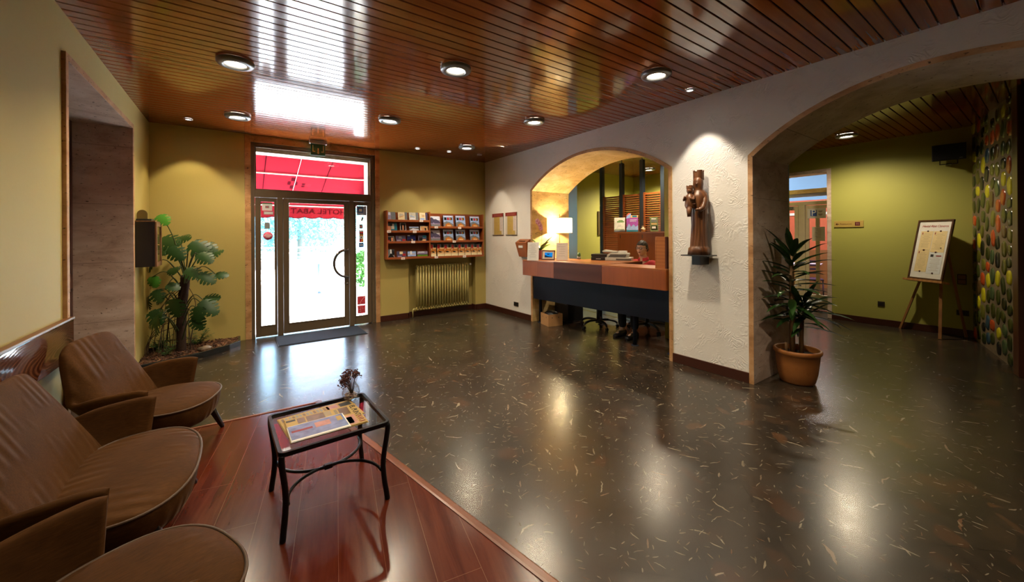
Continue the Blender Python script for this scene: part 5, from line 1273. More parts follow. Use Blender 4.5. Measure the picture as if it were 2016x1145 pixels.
# ---------------------------------------------------------------- planted corner bed with the climbing monstera
BEDP = [(XL+.001, 6.878), (.02, 6.878), (.02, 6.56), (-.10, 6.40), (-.36, 6.20), (-.62, 6.06), (XL+.001, 5.95)]
mb = MB(); kp = [Vector((x, y, 0)) for x, y in BEDP[1:]]; kp2 = []
for i, p in enumerate(kp):
    d = (kp[min(i+1, len(kp)-1)]-kp[max(i-1, 0)]).normalized(); kp2.append(p+Vector((d.y, -d.x, 0))*.028*(1 if Vector((d.y, -d.x, 0)).dot(Vector((XL, YB, 0))-p) > 0 else -1))
sec = [[(*p.xy, .0005), (*p.xy, .072), (*q.xy, .072), (*q.xy, .0005)] for p, q in zip(kp, kp2)]
mb.grid(sec, 0, False, True); mb.f.append([3, 2, 1, 0]); mb.mi.append(0); mb.sm.append(False)
struct('trim_11', mb, P('black_stone_kerb', (.014, .015, .015), .25), .004)
mb = MB(); nx = 26; rr = random.Random(4); poly = [Vector((XL+.002, 6.877))]+[p.xy for p in kp2]
def inside(x, y, P_):
    c = False
    for i in range(len(P_)):
        a, b = P_[i], P_[i-1]
        if (a[1] > y) != (b[1] > y) and x < (b[0]-a[0])*(y-a[1])/(b[1]-a[1]+1e-9)+a[0]: c = not c
    return c
mb.prism([(p[0], p[1]) for p in poly][::-1], .0006, .050)
for k in range(1500):
    x, y = rr.uniform(XL, .02), rr.uniform(5.95, 6.87)
    if inside(x, y, poly): a = rr.uniform(0, PI); l_ = rr.uniform(.012, .032); mb.box(-l_, l_, -.008, .008, -.003, .004, rr.choice((1, 2, 3)), T(x, y, rr.uniform(.05, .066), rr.uniform(-.5, .5), rr.uniform(-.5, .5), a))
bd = solo('bark_mulch', mb, [P('dark_soil', (.03, .014, .007), .95), P('bark_chip_red', (.10, .035, .015), .9), P('bark_chip_brown', (.06, .026, .012), .9), P('bark_chip_tan', (.16, .075, .03), .9)], 'red-brown bark mulch filling the corner bed under the monstera', 'bark mulch'); bd['kind'] = 'stuff'
p = onZ(384, 686, .06); mb = MB(); mb.ball((0, 0, .02), (.075, .05, .032), 0, 14, 9)
for i, vv in enumerate(mb.v):
    q = Vector(vv); mb.v[i] = tuple(q*(1+.25*mnoise.noise(q*30)))
solo('stone', mb, mk_stone('pale_pebble', '#6f6152', '#93826c', '#b3a48c'), 'pale rough stone lying on the bark near the kerb of the bed', 'stone', (-.36, 6.36, .058), .3)
mt_ = thing('monstera', 'large climbing monstera with split leaves in the corner bed', 'monstera', (-.60, 6.48, .05))
MB0 = Vector((-.60, 6.48, .05))
def mp(x, y, dep=4.90): return at(x, y, dep)-MB0
tp = [Vector((0, 0, 0)), mp(357, 640, 4.93), mp(360, 590, 4.92), mp(366, 542, 4.92)]
mb = MB(); cp = cr(tp, 6); mb.tube(cp, [.050+.004*math.sin(3.1*i) for i in range(len(cp))], 12); part('trunk', mb, P('fibrous_trunk', (.035, .015, .008), .95, bump=1., bscale=40), mt_)
t = NT('monstera_leaf'); v = t.coord(); n = t.noise(v, 9, 3); col = t.mix(n.outputs['Fac'], (.010, .036, .006), (.026, .075, .014)); t.bsdf(col, .42, 0, None, Specular_IOR_Level=.35); MLEAF = t.m
t = NT('monstera_young_leaf'); v = t.coord(); n = t.noise(v, 9, 3); col = t.mix(n.outputs['Fac'], (.045, .19, .015), (.07, .26, .03)); t.bsdf(col, .3); YLEAF = t.m
STEM = P('monstera_stalk', (.05, .075, .02), .5); ROOTM = P('aerial_root', (.06, .035, .016), .85)
def mleaf(mb, base, d, nrm, L, m=0, lobes=6, cut=.45, droop=.5):
    """split leaf: solid blade round the midrib, fingers beyond it"""
    d = Vector(d).normalized(); s = d.cross(Vector(nrm)).normalized(); nn = s.cross(d).normalized()
    def pt(t, u):
        y = t*L; x = u
        return Vector(base)+d*(y*(1-.12*t))+s*x-nn*(droop*(t*t*L*.35+abs(u)*abs(u)/L*.9))
    prof = lambda t: L*.46*max(0., (math.sin(PI*min(1, t*.93+.07)**.62)))**.7
    NT_ = 12; rows = []
    for i in range(NT_+1):
        t = -.04+1.04*i/NT_; w = prof(max(t, 0))*cut+.0015; rows.append([pt(t, w*q) for q in (-1, -.5, 0, .5, 1)])
    mb.grid(rows, m)
    for sg in (-1, 1):
        for k in range(lobes):
            t0, t1 = (k+.08)/lobes*.96, (k+.84)/lobes*.96; r = []
            for f in (0, .35, .7, 1.):
                q = []
                for g in (0, .5, 1):
                    t = t0+(t1-t0)*g; ta = t+(.06+.10*(1-k/lobes))*f*(.6)-(.10 if k == 0 else 0)*f; w0 = prof(t)*cut*.97; w1 = prof(min(.98, t+.02))*(1-.03*rr.random()); w = w0+(w1-w0)*f*(1-.10*abs(g-.5)*2*f)
                    tt = ta if f < 1 else t0+(t1-t0)*(.5+(g-.5)*.45)+(.06+.10*(1-k/lobes))*.6; q.append(pt(tt, sg*w))
                r.append(q)
            mb.grid(r, m)
LV_ = [(313, 424, 4.72, 40, (.75, -.62), .5, 1), (318, 470, 4.9, 62, (.9, -.25), .6, 0), (335, 488, 4.75, 52, (.55, -.45), .5, 0), (375, 480, 4.9, 62, (.9, -.42), .6, 0), (392, 500, 4.75, 48, (.8, -.4), .5, 0), (412, 506, 4.9, 42, (.7, .5), .2, 0), (425, 540, 4.9, 34, (1, -.02), .3, 0), (395, 540, 4.7, 46, (.75, -.45), .5, 0), (368, 530, 4.7, 48, (.5, -.25), .4, 0), (350, 533, 4.8, 36, (-.6, .1), .4, 0), (300, 545, 4.8, 34, (.3, -.9), .4, 1), (305, 572, 4.7, 40, (.5, -.8), .4, 0), (290, 585, 4.9, 42, (-.2, -.9), .5, 0), (330, 560, 4.75, 34, (.8, -.3), .3, 0), (340, 590, 4.65, 56, (.15, -1), .4, 0), (318, 620, 4.6, 62, (-.7, -.35), .6, 0), (312, 628, 4.55, 64, (-.5, -.75), .6, 0), (300, 612, 4.7, 50, (.5, -.6), .5, 0), (395, 595, 4.75, 58, (.65, -.45), .5, 0), (388, 605, 4.7, 44, (.2, -.9), .5, 0), (400, 590, 4.85, 46, (.9, .2), .4, 0), (382, 625, 4.7, 44, (.45, -.85), .5, 0), (330, 500, 5.0, 34, (-.3, .4), .4, 0), (405, 480, 5.0, 40, (.9, -.6), .5, 0), (350, 470, 5.05, 44, (.8, .1), .5, 0), (300, 520, 4.95, 34, (-.6, -.5), .4, 0), (325, 585, 4.9, 40, (-.8, -.2), .4, 0)]
mbl = MB(); mbs = MB()
for i, (x, y, dep, L_, dv, tl_, kd) in enumerate(LV_):
    b = mp(x, y, dep); L_m = L_*dep/FPX*.76; d = (Rv*dv[0]+Vector((0, 0, dv[1]))+Fv*rr.uniform(-.25, .15)).normalized(); nm_ = (Vector((0, 0, 1))*.9-Fv*(.5+tl_)+Rv*rr.uniform(-.3, .3)).normalized()
    mleaf(mbl, b, d, nm_, L_m, kd, 5 if L_ > 40 else 4, .46 if L_ > 36 else .7)
    zt_ = max(.12, min(.9, b.z-.12-rr.random()*.25)); j = min(len(cp)-1, int(zt_/.95*len(cp))); a_ = cp[j]
    mid = a_.lerp(b, .55)+Vector((0, 0, .10+.05*rr.random())); mbs.tube(cr([a_, mid, b], 5), [.0075]*5+[.0055]*5+[.004], 6)
for q_ in (mbl, mbs): q_.v = [(max(p[0], XL+.012-MB0.x), min(p[1], YB-.012-MB0.y), p[2]) for p in q_.v]
part('foliage', mbl, [MLEAF, YLEAF], mt_); part('stalks', mbs, STEM, mt_)
mb = MB()
for k in range(22):
    a_ = cp[rr.randrange(3, len(cp))]; an = rr.uniform(0, 2*PI); R_ = rr.uniform(.08, .34); e = Vector((R_*math.cos(an), R_*math.sin(an)*.6-.05, .012))
    e.x = max(e.x, XL+.03-MB0.x); e.y = min(e.y, YB-.03-MB0.y); mb.tube(cr([a_, a_.lerp(e, .4)+Vector((.1*math.cos(an), .05*math.sin(an), .06)), e+Vector((0, 0, .12)), e], 5), .0042, 5)
part('aerial_roots', mb, ROOTM, mt_)
for lab_, px, py, cnt, sd in (('low green fern at the left edge of the bark bed', 300, 682, 26, 1), ('small green fern at the foot of the monstera trunk', 392, 672, 18, 2), ('thin green seedling between the fern and the monstera trunk', 327, 700, 7, 3)):
    p = onZ(px, py, .06); rr2 = random.Random(sd); mb = MB()
    p = Vector((max(-.84, min(-.15, p.x)), max(6.12, min(6.76, p.y)), .0502))
    for k in range(cnt):
        a = rr2.uniform(0, 2*PI); el = rr2.uniform(.5, 1.3); d = Vector((math.cos(a)*math.cos(el), math.sin(a)*math.cos(el), math.sin(el))); ln = rr2.uniform(.12, .26)
        q = Vector((0, 0, 0)); pts = [q]; dd = d
        for s_ in range(5): q = q+dd*ln/5; dd = (dd-Vector((0, 0, .16))).normalized(); pts.append(q)
        mb.tube(pts, .0016, 4, 1)
        for s_ in range(1, 6):
            for sg in (-1, 1):
                sd_ = dd.cross(Vector((0, 0, 1))).normalized()*sg; leaf(mb, pts[s_], sd_+dd*.5, .045*(1.2-.12*s_), .014, .3, 0, n=3)
    solo('fern', mb, [MATS.setdefault('fern_green', P('fern_green', (.035, .12, .018), .5)), STEM], lab_, 'fern', p)

# wall cabinet over the bed
WDK = P('dark_plum_lacquer', (.014, .009, .010), .4); CW2 = wood('cabinet_edge_wood', (.13, .055, .02), (.2, .09, .035), .45, 2)
wc = thing('wall_cabinet', 'dark plum wall cabinet on the left wall above the monstera bed', 'wall cabinet', (XL, 6.0, 1.17))
mb = MB(); mb.box(.001, .165, 0, .37, 0, .515); part('carcass', mb, WDK, wc, bev=.004)
mb = MB(); mb.box(.001, .172, -.004, .374, .515, .528); part('top_board', mb, CW2, wc, bev=.003)
mb = MB(); mb.box(.166, .183, 0, .05, 0, .514); mb.box(.166, .183, .32, .37, 0, .514); mb.box(.166, .183, .05, .32, 0, .05); mb.box(.166, .183, .05, .32, .464, .514); dd = part('door', mb, CW2, wc, bev=.003)
mb = MB(); mb.box(.170, .174, .05, .32, .05, .464); part('door_panel', mb, P('olive_glass', (.10, .075, .02), .15), dd); mb = MB(); mb.ball((.192, .03, .25), .009); part('knob', mb, MATS['brass'], dd)
mb = MB(); mb.box(.005, .135, .03, .25, 0, .022); solo('tray', mb, P('black_tray', (.010, .010, .009), .5), 'flat black tray lying on top of the dark wall cabinet', 'tray', (XL, 6.0, 1.6986), 0, bev=.003)
mb = MB(); mb.prism([(.045*math.cos(PI*k/14)+.05, .055+.05*math.sin(PI*k/14)) for k in range(15)]+[(.005, 0), (.095, 0)], .08, .10, 0, 'y'); solo('round_topped_clock', mb, P('olive_wood_case', (.16, .11, .03), .5), 'small olive round-topped plaque standing on the black tray', 'plaque', (XL, 6.0, 1.7212), 0, bev=.003)

# ---------------------------------------------------------------- lobby: easel, signs, speaker, switches
EW = wood('easel_beech', (.24, .10, .03), (.34, .155, .05), .45, 2)
es = thing('easel', 'light wooden tripod easel standing in the lobby by the mosaic wall', 'easel', (8.33, 1.05, 0))
apx = Vector((.10, -.065, 1.52))
for fx, fy in ((8.49, 1.44), (8.06, .965), (8.52, .765)):
    mb = MB(); mb.bar((fx-8.33, fy-1.05, .001), apx+Vector(((fx-8.33)*.04, (fy-1.05)*.04, 0)), .034, .026); part('leg', mb, EW, es, bev=.003)
BB = Vector((8.24, 1.138, .812)); bd_ = Vector((-.598, -.8015, 0)).normalized(); nb_ = Vector((.8015, -.598, 0)).normalized(); up = nb_*math.sin(.2)+Vector((0, 0, math.cos(.2))); bn = -(nb_*math.cos(.2)-Vector((0, 0, math.sin(.2)))); BH = .92
BW = .545
BM = Matrix(((bd_.x, -bn.x, up.x, 0), (bd_.y, -bn.y, up.y, 0), (bd_.z, -bn.z, up.z, 0), (0, 0, 0, 1))) @ Matrix.Diagonal((.899, 1, .976, 1))     # local x right, -y out of the face, z up
lz = BB-Vector((8.33, 1.05, 0)); mb = MB(); mb.box(-.32, .30, -.035, .075, -.032, -.001); mb.xf(Matrix.Translation(lz) @ BM); part('ledge', mb, EW, es, bev=.003)
mb = MB(); mb.bar(Vector((8.43-8.33, 1.245-1.05, .785)), Vector((8.205-8.33, .99-1.05, .785)), .02, .03); part('ledge_brace', mb, EW, es)
pb = thing('poster_board', 'framed white notice board with red title resting on the easel', 'notice board', BB)
def bpart(nm, mb, m, par, bev=0.): mb.xf(BM); return part(nm, mb, m, par, bev)
fw = .026; mb = MB(); w = BW/2
mb.box(-w, w, -.012, .014, 0, fw); mb.box(-w, w, -.012, .014, BH-fw, BH); mb.box(-w, -w+fw, -.012, .014, fw, BH-fw); mb.box(w-fw, w, -.012, .014, fw, BH-fw); bpart('frame', mb, wood('easel_frame_wood', (.04, .014, .006), (.075, .028, .012), .35, 2), pb, .003)
mb = MB(); mb.box(-w+fw, w-fw, 0, .01, fw, BH-fw); bo = bpart('board', mb, P('board_white', (.62, .60, .56), .35), pb)
tm_ = text_mb('Hostal Abat Cisneros', .062, depth=.0006, shear=.15, space=.92); wd = max(v[0] for v in tm_.v)-min(v[0] for v in tm_.v); k = .40/wd; tm_.xf(Matrix.Diagonal((k, 1, k*1.0, 1))); tm_.xf(T(.005, -.0012, BH-.098)); bpart('title', tm_, P('title_red', (.30, .02, .02), .5), bo)
CRM = P('cream_sheet', (.60, .47, .24), .6); WSH = P('white_sheet', (.55, .57, .58), .6)
rr = random.Random(8)
for x0, x1, z0, z1, m_ in ((-.195, -.008, .455, .745, CRM), (.002, .205, .425, .745, CRM), (-.195, -.008, .12, .452, CRM), (.002, .205, .10, .422, WSH)):
    mb = MB(); mb.box(x0, x1, -.0022, .001, z0*BH/.92, z1*BH/.92); zz0, zz1 = z0*BH/.92, z1*BH/.92
    for q in range(12):
        zq = zz1-(zz1-zz0)*(.14+.065*q); c_ = (x0+x1)/2; hw = (x1-x0)*rr.uniform(.18, .40); mb.box(c_-hw, c_+hw, -.0026, -.001, zq, zq+.004, 1)
    if m_ is WSH: mb.box(x0+.02, x0+.065, -.0027, -.001, zz1-.07, zz1-.03, 2); mb.box(x1-.10, x1-.02, -.0027, -.001, zz1-.06, zz1-.045, 3)
    else: mb.box(x0+.02, x0+.035, -.0027, -.001, zz1-.05, zz1-.02, 3)
    bpart('pinned_sheet', mb, [m_, P('sheet_ink', (.30, .24, .14), .6), INK, INKR], bo)
for x, z in ((-.09, .745), (.105, .745), (-.10, .453), (.09, .425), (-.10, .125), (.10, .108), (.155, .49)):
    r = .0125 if z != .49 else .008; mb = MB(); mb.lathe([(.001, 0), (r, 0), (r*.8, .008), (.001, .010)], seg=14); mb.xf(T(x, -.0022, z*BH/.92, rx=PI/2)); bpart('magnet', mb, P('magnet_maroon', (.06, .006, .008), .4), bo)
# hanging wall sign
sg = thing('direction_sign', 'small tan restaurant sign with a left arrow on the green wall', 'sign', (X3, 2.073, 1.662), -PI/2)
mb = MB(); mb.box(-.195, .195, -.014, -.0005, -.055, .055); part('plate', mb, P('sign_tan', (.42, .29, .07), .45), sg, bev=.002)
mb = MB(); y0, y1 = -.0152, -.0135; mb.box(-.165, -.125, y0, y1, -.005, .005); mb.add([(-.178, y0, 0), (-.150, y0, .02), (-.150, y0, -.02), (-.178, y1, 0), (-.150, y1, .02), (-.150, y1, -.02)], [(0, 1, 2), (3, 5, 4), (0, 3, 4, 1), (1, 4, 5, 2), (2, 5, 3, 0)]); part('arrow', mb, P('sign_brown', (.11, .035, .008), .5), sg)
tx = text_mb('Restaurant', .05); wd = max(v[0] for v in tx.v)-min(v[0] for v in tx.v); tx.xf(Matrix.Diagonal((.155/wd, 1, .155/wd*1.1, 1))); tx.xf(T(-.035, -.0143, 0)); part('lettering', tx, P('sign_brown'  , (.11, .035, .008), .5), sg)
mb = MB(); mb.box(.085, .15, -.0152, -.013, -.032, .032); ic = part('icon', mb, P('sign_maroon', (.09, .008, .008), .5), sg)
mb = MB(); mb.box(.107, .111, -.0158, -.015, -.022, .004); mb.box(.103, .115, -.0158, -.015, .004, .008)
for q in (.1035, .109, .1145): mb.box(q-.001, q+.001, -.0158, -.015, .008, .022)
mb.box(.126, .130, -.0158, -.015, -.022, .0); mb.prism([(.124, .0), (.132, .0), (.131, .022), (.126, .02)], -.0158, -.015, 0, 'y'); part('cutlery', mb, P('sign_pink', (.4, .2, .15), .5), ic)
sp = thing('loudspeaker', 'black wall loudspeaker high in the lobby corner beside the mosaic', 'speaker', (8.36, .905, 2.66), -1.45)
mb = MB(); mb.prism([(-.165, -.09), (.165, -.09), (.14, .10), (-.14, .10)], -.115, .115); R_ = T(0, 0, 0, rx=.12); mb.xf(R_); part('cabinet', mb, P('speaker_black', (.007, .007, .008), .5), sp, bev=.006)
mb = MB(); mb.box(-.155, .155, -.096, -.089, -.105, .105); mb.xf(R_); part('grille', mb, P('speaker_cloth', (.010, .010, .011), .9, bump=.8, bscale=300), sp, bev=.003)
mb = MB(); mb.box(.10, .13, -.0975, -.096, -.095, -.085); mb.xf(R_); part('badge', mb, GP, sp)
mb = MB(); mb.box(-.09, .09, -.012, .012, -.175, -.165); mb.box(-.09, -.08, -.012, .012, -.165, -.10); mb.box(.08, .09, -.012, .012, -.165, -.10); mb.box(-.03, .03, .0, .185, -.175, -.160); part('mount', mb, SOCKB, sp)
sw = solo('light_switch', MB().box(-.045, .045, -.010, -.0005, -.075, .075), SOCK, 'bronze double light switch on the green wall right of the easel', 'switch', (X3, .805, .825), -PI/2, bev=.003)
for z in (-.034, .034): part('rocker', MB().box(-.036, .036, -.015, -.009, z-.028, z+.028), P('switch_tan', (.20, .10, .04), .4), sw, bev=.003)
socket('bronze wall socket low on the green wall left of the easel', (X3, 1.668, .35), -PI/2, 1, .085, hh=.08)
socket('bronze double wall socket behind the easel leg near the mosaic', (X3, .80, .34), -PI/2, 2, .06, hh=.08)

# ---------------------------------------------------------------- restaurant seen through the lobby doorway
ORG = mk_paint('orange_wall_paint', (.50, .10, .045)); BLU = mk_paint('sky_stand_in_blue', (.16, .32, .56));  # the blue stands in for bright sky glazing above the glazed door
RXF = 13.2
mb = MB(); mb.box(9.3, RXF+.2, .4, 8.2, -.12, 0); struct('floor_restaurant', mb, FLOOR)
mb = MB(); mb.box(RXF, RXF+.2, .2, 8.2, 0, 2.45); mb.box(8.85, RXF, .2, .4, 0, 3.9); mb.box(8.85, RXF, 8.2, 8.4, 0, 3.9); mb.box(RXF, RXF+.2, .2, 8.2, 2.45, 3.9, 1); struct('wall_restaurant', mb, [ORG, BLU])
mb = MB(); mb.box(8.85, RXF+.2, .2, 8.4, 3.9, 4.0); mb.box(8.85, 9.05, .2, 8.4, H+.1, 3.9); mb.box(8.85, 9.05, .4, 1.9, 0, H+.2); mb.box(8.85, 9.05, 4.2, 8.2, 0, H+.2); struct('ceiling_restaurant', mb, mk_paint('sky_tinted_ceiling', (.45, .58, .72)))  # ceiling coloured blue to carry the same sky tone
mb = MB(); mb.box(RXF-.02, RXF, .4, 8.2, 2.03, 2.10); struct('trim_12', mb, WHT); mb = MB(); mb.box(RXF-.025, RXF, .4, 8.2, 0, 1.05); struct('trim_13', mb, wood('dado_wood', (.22, .075, .02), (.3, .11, .035), .4, 2))
CF_ = P('cream_door_paint', (.50, .42, .27), .4); gx = 9.28
mb = MB(); mb.box(gx-.12, gx+.10, 1.9, 4.2, 2.30, 2.38); struct('trim_14', mb, TRAVW); mb = MB(); mb.box(gx-.06, gx+.06, 1.9, 4.2, 2.24, 2.30); struct('trim_15', mb, P('lavender_trim', (.42, .40, .52), .5))
d3 = bpy.data.objects.new('door_3', None); COL.objects.link(d3); d3['kind'] = 'structure'
mb = MB(); mb.box(gx-.04, gx+.04, 1.9, 4.2, 2.07, 2.14); mb.box(gx-.04, gx+.04, 2.92, 3.03, 0, 2.07); mb.box(gx-.04, gx+.04, 1.9, 2.02, 0, 2.07); mb.box(gx-.04, gx+.04, 4.08, 4.2, 0, 2.07); part('outer_frame', mb, CF_, d3, bev=.004)
mb = MB(); mb.box(gx-.03, gx+.02, 3.035, 3.10, .02, 2.06); mb.box(gx-.03, gx+.02, 3.98, 4.075, .02, 2.06); mb.box(gx-.03, gx+.02, 3.10, 3.98, .02, .22); mb.box(gx-.03, gx+.02, 3.10, 3.98, 1.98, 2.06); lf = part('door_leaf', mb, CF_, d3, bev=.004)
part('pane', MB().box(gx-.008, gx-.003, 3.10, 3.98, .22, 1.98), PANE, lf); part('door_closer', MB().box(gx-.07, gx-.03, 3.12, 3.34, 2.0, 2.05), GP, lf)
mb = MB(); mb.box(gx-.03, gx+.02, 2.025, 2.09, .02, 2.06); mb.box(gx-.03, gx+.02, 2.86, 2.915, .02, 2.06); mb.box(gx-.03, gx+.02, 2.09, 2.86, .02, .30); mb.box(gx-.03, gx+.02, 2.09, 2.86, 2.0, 2.06); mb.box(gx-.03, gx+.02, 2.69, 2.75, .3, 2.0); lr = part('fixed_light', mb, CF_, d3, bev=.004)
part('pane', MB().box(gx-.008, gx-.003, 2.09, 2.86, .30, 2.0), PANE, lr)
a, b = onX(1589.6, 430, gx-.035), onX(1626, 409, gx-.035)
mb = MB(); mb.box(gx-.036, gx-.031, b.y, a.y, a.z, b.z, 0); f = lambda u: a.y+(b.y-a.y)*u; g = lambda v_: a.z+(b.z-a.z)*v_; x = gx-.037
mb.box(x, x+.002, f(.52), f(.17), g(.22), g(.84), 1)
for v0 in (.66, .34): mb.box(x, x+.002, f(.82), f(.60), g(v0), g(v0+.10), 2); mb.box(x, x+.002, f(.78), f(.64), g(v0-.08), g(v0-.02), 2)
ps = part('parking_notice', mb, [P('notice_grey_white', (.55, .52, .46), .5), P('parking_blue', (.02, .07, .32), .4), P('notice_brown_ink', (.25, .18, .14), .6)], lr)
tx = text_mb('P', .17); tx.xf(T(gx-.0378, (f(.17)+f(.52))/2, g(.53), rz=-PI/2)); part('lettering', tx, W_, ps)
a2, b2 = onX(1599, 474, gx-.035), onX(1624, 446, gx-.035); mb = MB(); mb.box(gx-.036, gx-.031, b2.y, a2.y, a2.z, b2.z, 0)
for q in range(8): zq = b2.z-(b2.z-a2.z)*(.15+.09*q); mb.box(gx-.0368, gx-.035, b2.y+.06, a2.y-.05-.02*(q % 3), zq, zq+.006, 1)
part('posted_sheet', mb, [P('posted_paper', (.55, .50, .38), .5), MATS['notice_brown_ink']], lr)
def dchair(label, loc, rz, c1, c2):
    th = thing('dining_chair', label, 'chair', loc, rz)
    for x in (-.2, .2):
        for y in (-.19, .19):
            mb = MB(); mb.tube([(x*1.05, y*1.05, 0), (x, y, .44 if y < 0 else .90)], .014, 8); part('leg', mb, c2, th)
    part('seat', MB().box(-.22, .22, -.22, .21, .43, .47), c1, th, bev=.015)
    mb = MB(); [mb.box(-.19, .19, .18, .20, z, z+.05) for z in (.55, .64, .73, .82)]; part('back_slats', mb, c1, th, bev=.004); return th
VIO = P('violet_chair_wood', (.05, .02, .07), .35)
dchair('violet slat-back chair seen through the restaurant doorway, right', (10.9, 3.35, 0), -1.1, VIO, VIO); dchair('violet chair seen through the restaurant doorway, left and farther in', (12.1, 4.6, 0), -1.9, VIO, VIO)
tb = thing('dining_table', 'restaurant table with pale top behind the glazed door', 'table', (11.6, 3.75, 0), .2); part('table_top', MB().box(-.4, .4, -.4, .4, .72, .75), P('lilac_cloth', (.5, .45, .6), .6), tb, bev=.004)
mb = MB(); mb.tube([(0, 0, .01), (0, 0, .72)], .035, 12); part('pedestal', mb, VIO, tb); part('foot', MB().lathe([(.001, 0), (.24, 0), (.22, .025), (.04, .04), (.001, .04)], seg=24), VIO, tb)
# ---------------------------------------------------------------- terrace and hillside
PAV = P('pale_terrace_paving', (.62, .60, .57), .8, var=.06, scale=2)
mb = MB(); mb.box(-14, 16, YB+.02, 22.2, -.14, -.02); tr_ = struct('floor_terrace', mb, PAV)
mb = MB(); mb.box(-14, 16, 10.05, 10.12, -.0205, -.014); struct('trim_16', mb, P('drain_slot_grey', (.10, .10, .10), .7))
PARA = P('parapet_render', (.55, .50, .45), .8); mb = MB(); mb.box(-14, 16, 21.9, 22.2, -.02, .34); mb.box(-14, 16, 21.86, 22.24, .34, .38, 1); struct('wall_terrace', mb, [PARA, P('parapet_coping', (.45, .33, .27), .8)])
RLM = P('painted_railing_steel', (.50, .52, .54), .4)
rl = thing('railing', 'pale steel railing along the edge of the sunny terrace', 'railing', (0, 22.05, .38))
mb = MB()
for z, r in ((.60, .028), (.32, .012), (.12, .012)): mb.tube([(-14, 0, z), (16, 0, z)], r, 8)
part('rails', mb, RLM, rl)
for k in range(-6, 8):
    mb = MB(); mb.tube([(k*2.2, 0, 0), (k*2.2, 0, .6)], .024, 8); part('post', mb, RLM, rl)
bp_ = onZ(629, 577, -.02); mb = MB(); mb.lathe([(.001, 0), (.085, 0), (.085, .012), (.05, .018), (.001, .018)], seg=20); mb.tube([(0, 0, .01), (0, 0, .78)], .05, 16); mb.lathe([(.05, .78), (.045, .80), (.001, .81)], seg=16); mb.lathe([(.0515, .2), (.0515, .24)], seg=16, m=1)
mb.xf(T(0, 0, 0, ry=-.0)); solo('bollard', mb, [P('slate_blue_post', (.06, .09, .15), .5), P('bollard_band_white', (.6, .6, .6), .5)], 'slim slate blue bollard standing alone on the white terrace', 'bollard', (bp_.x, bp_.y, -.0195))
def leafball(mb, c, r, n, rr, size, m=(0,)):
    for _ in range(n):
        d = Vector((rr.gauss(0, 1), rr.gauss(0, 1), rr.gauss(0, 1))).normalized(); p = Vector(c)+Vector((d.x*r[0], d.y*r[1], d.z*r[2]))*rr.uniform(.72, 1.05)
        a = Vector((rr.gauss(0, 1), rr.gauss(0, 1), rr.gauss(0, 1))).normalized(); b = d.cross(a).normalized(); q = (d*.5+a).normalized(); s = size*rr.uniform(.6, 1.3)
        mb.add([p-b*s*.4, p+q*s*.8, p+b*s*.4, p-q*s*.6], [(0, 1, 2, 3)], rr.choice(m))
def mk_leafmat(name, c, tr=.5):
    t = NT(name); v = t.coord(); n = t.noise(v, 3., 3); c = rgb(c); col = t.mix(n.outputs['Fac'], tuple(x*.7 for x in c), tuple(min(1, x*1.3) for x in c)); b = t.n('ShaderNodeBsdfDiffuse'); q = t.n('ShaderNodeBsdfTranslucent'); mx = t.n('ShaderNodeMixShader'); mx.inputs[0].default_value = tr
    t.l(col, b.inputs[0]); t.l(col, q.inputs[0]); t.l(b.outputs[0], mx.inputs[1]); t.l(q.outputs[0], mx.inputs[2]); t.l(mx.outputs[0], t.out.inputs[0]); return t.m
LF = [mk_leafmat('haze_tinted_leaf_a', (.30, .52, .60)), mk_leafmat('haze_tinted_leaf_b', (.36, .56, .62)), mk_leafmat('haze_tinted_leaf_c', (.42, .60, .64))]  # distance haze and glare put into the pale blue leaf colours
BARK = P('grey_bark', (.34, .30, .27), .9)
rr = random.Random(12)
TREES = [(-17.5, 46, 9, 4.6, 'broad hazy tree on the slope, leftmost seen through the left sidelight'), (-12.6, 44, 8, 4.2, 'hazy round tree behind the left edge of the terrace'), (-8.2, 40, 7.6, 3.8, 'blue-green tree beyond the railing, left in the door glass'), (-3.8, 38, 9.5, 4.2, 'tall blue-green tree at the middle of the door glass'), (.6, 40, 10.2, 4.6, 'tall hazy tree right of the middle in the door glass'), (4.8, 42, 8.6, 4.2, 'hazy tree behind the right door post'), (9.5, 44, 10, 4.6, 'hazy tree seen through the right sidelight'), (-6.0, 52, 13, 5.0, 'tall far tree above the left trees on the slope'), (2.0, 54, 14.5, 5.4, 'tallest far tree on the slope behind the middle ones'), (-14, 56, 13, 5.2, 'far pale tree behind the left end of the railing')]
mb = MB()
rows = []
for j in range(9):
    y = 22.4+j*7; rows.append([Vector((x, y, -3.5+max(0, j-1)*1.25+.8*mnoise.noise(Vector((x*.1, y*.1, 0))))) for x in range(-60, 61, 6)])
mb.grid(rows); struct('ground_hillside', mb, mk_leafmat('hillside_scrub', (.16, .24, .19), .0))
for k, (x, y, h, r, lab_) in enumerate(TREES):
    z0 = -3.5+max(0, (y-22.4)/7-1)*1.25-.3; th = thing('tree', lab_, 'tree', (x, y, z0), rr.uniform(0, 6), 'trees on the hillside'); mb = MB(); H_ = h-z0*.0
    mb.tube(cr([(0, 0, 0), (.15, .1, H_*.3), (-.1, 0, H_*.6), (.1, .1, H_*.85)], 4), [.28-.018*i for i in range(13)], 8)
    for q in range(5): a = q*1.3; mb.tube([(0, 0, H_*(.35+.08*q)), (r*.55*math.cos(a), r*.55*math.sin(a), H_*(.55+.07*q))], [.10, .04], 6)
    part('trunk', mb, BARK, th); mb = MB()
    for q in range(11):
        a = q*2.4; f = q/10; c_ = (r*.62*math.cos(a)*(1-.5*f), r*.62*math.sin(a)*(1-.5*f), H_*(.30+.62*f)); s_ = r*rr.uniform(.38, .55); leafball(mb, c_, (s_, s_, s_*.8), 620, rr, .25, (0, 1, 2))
    part('crown', mb, LF, th)
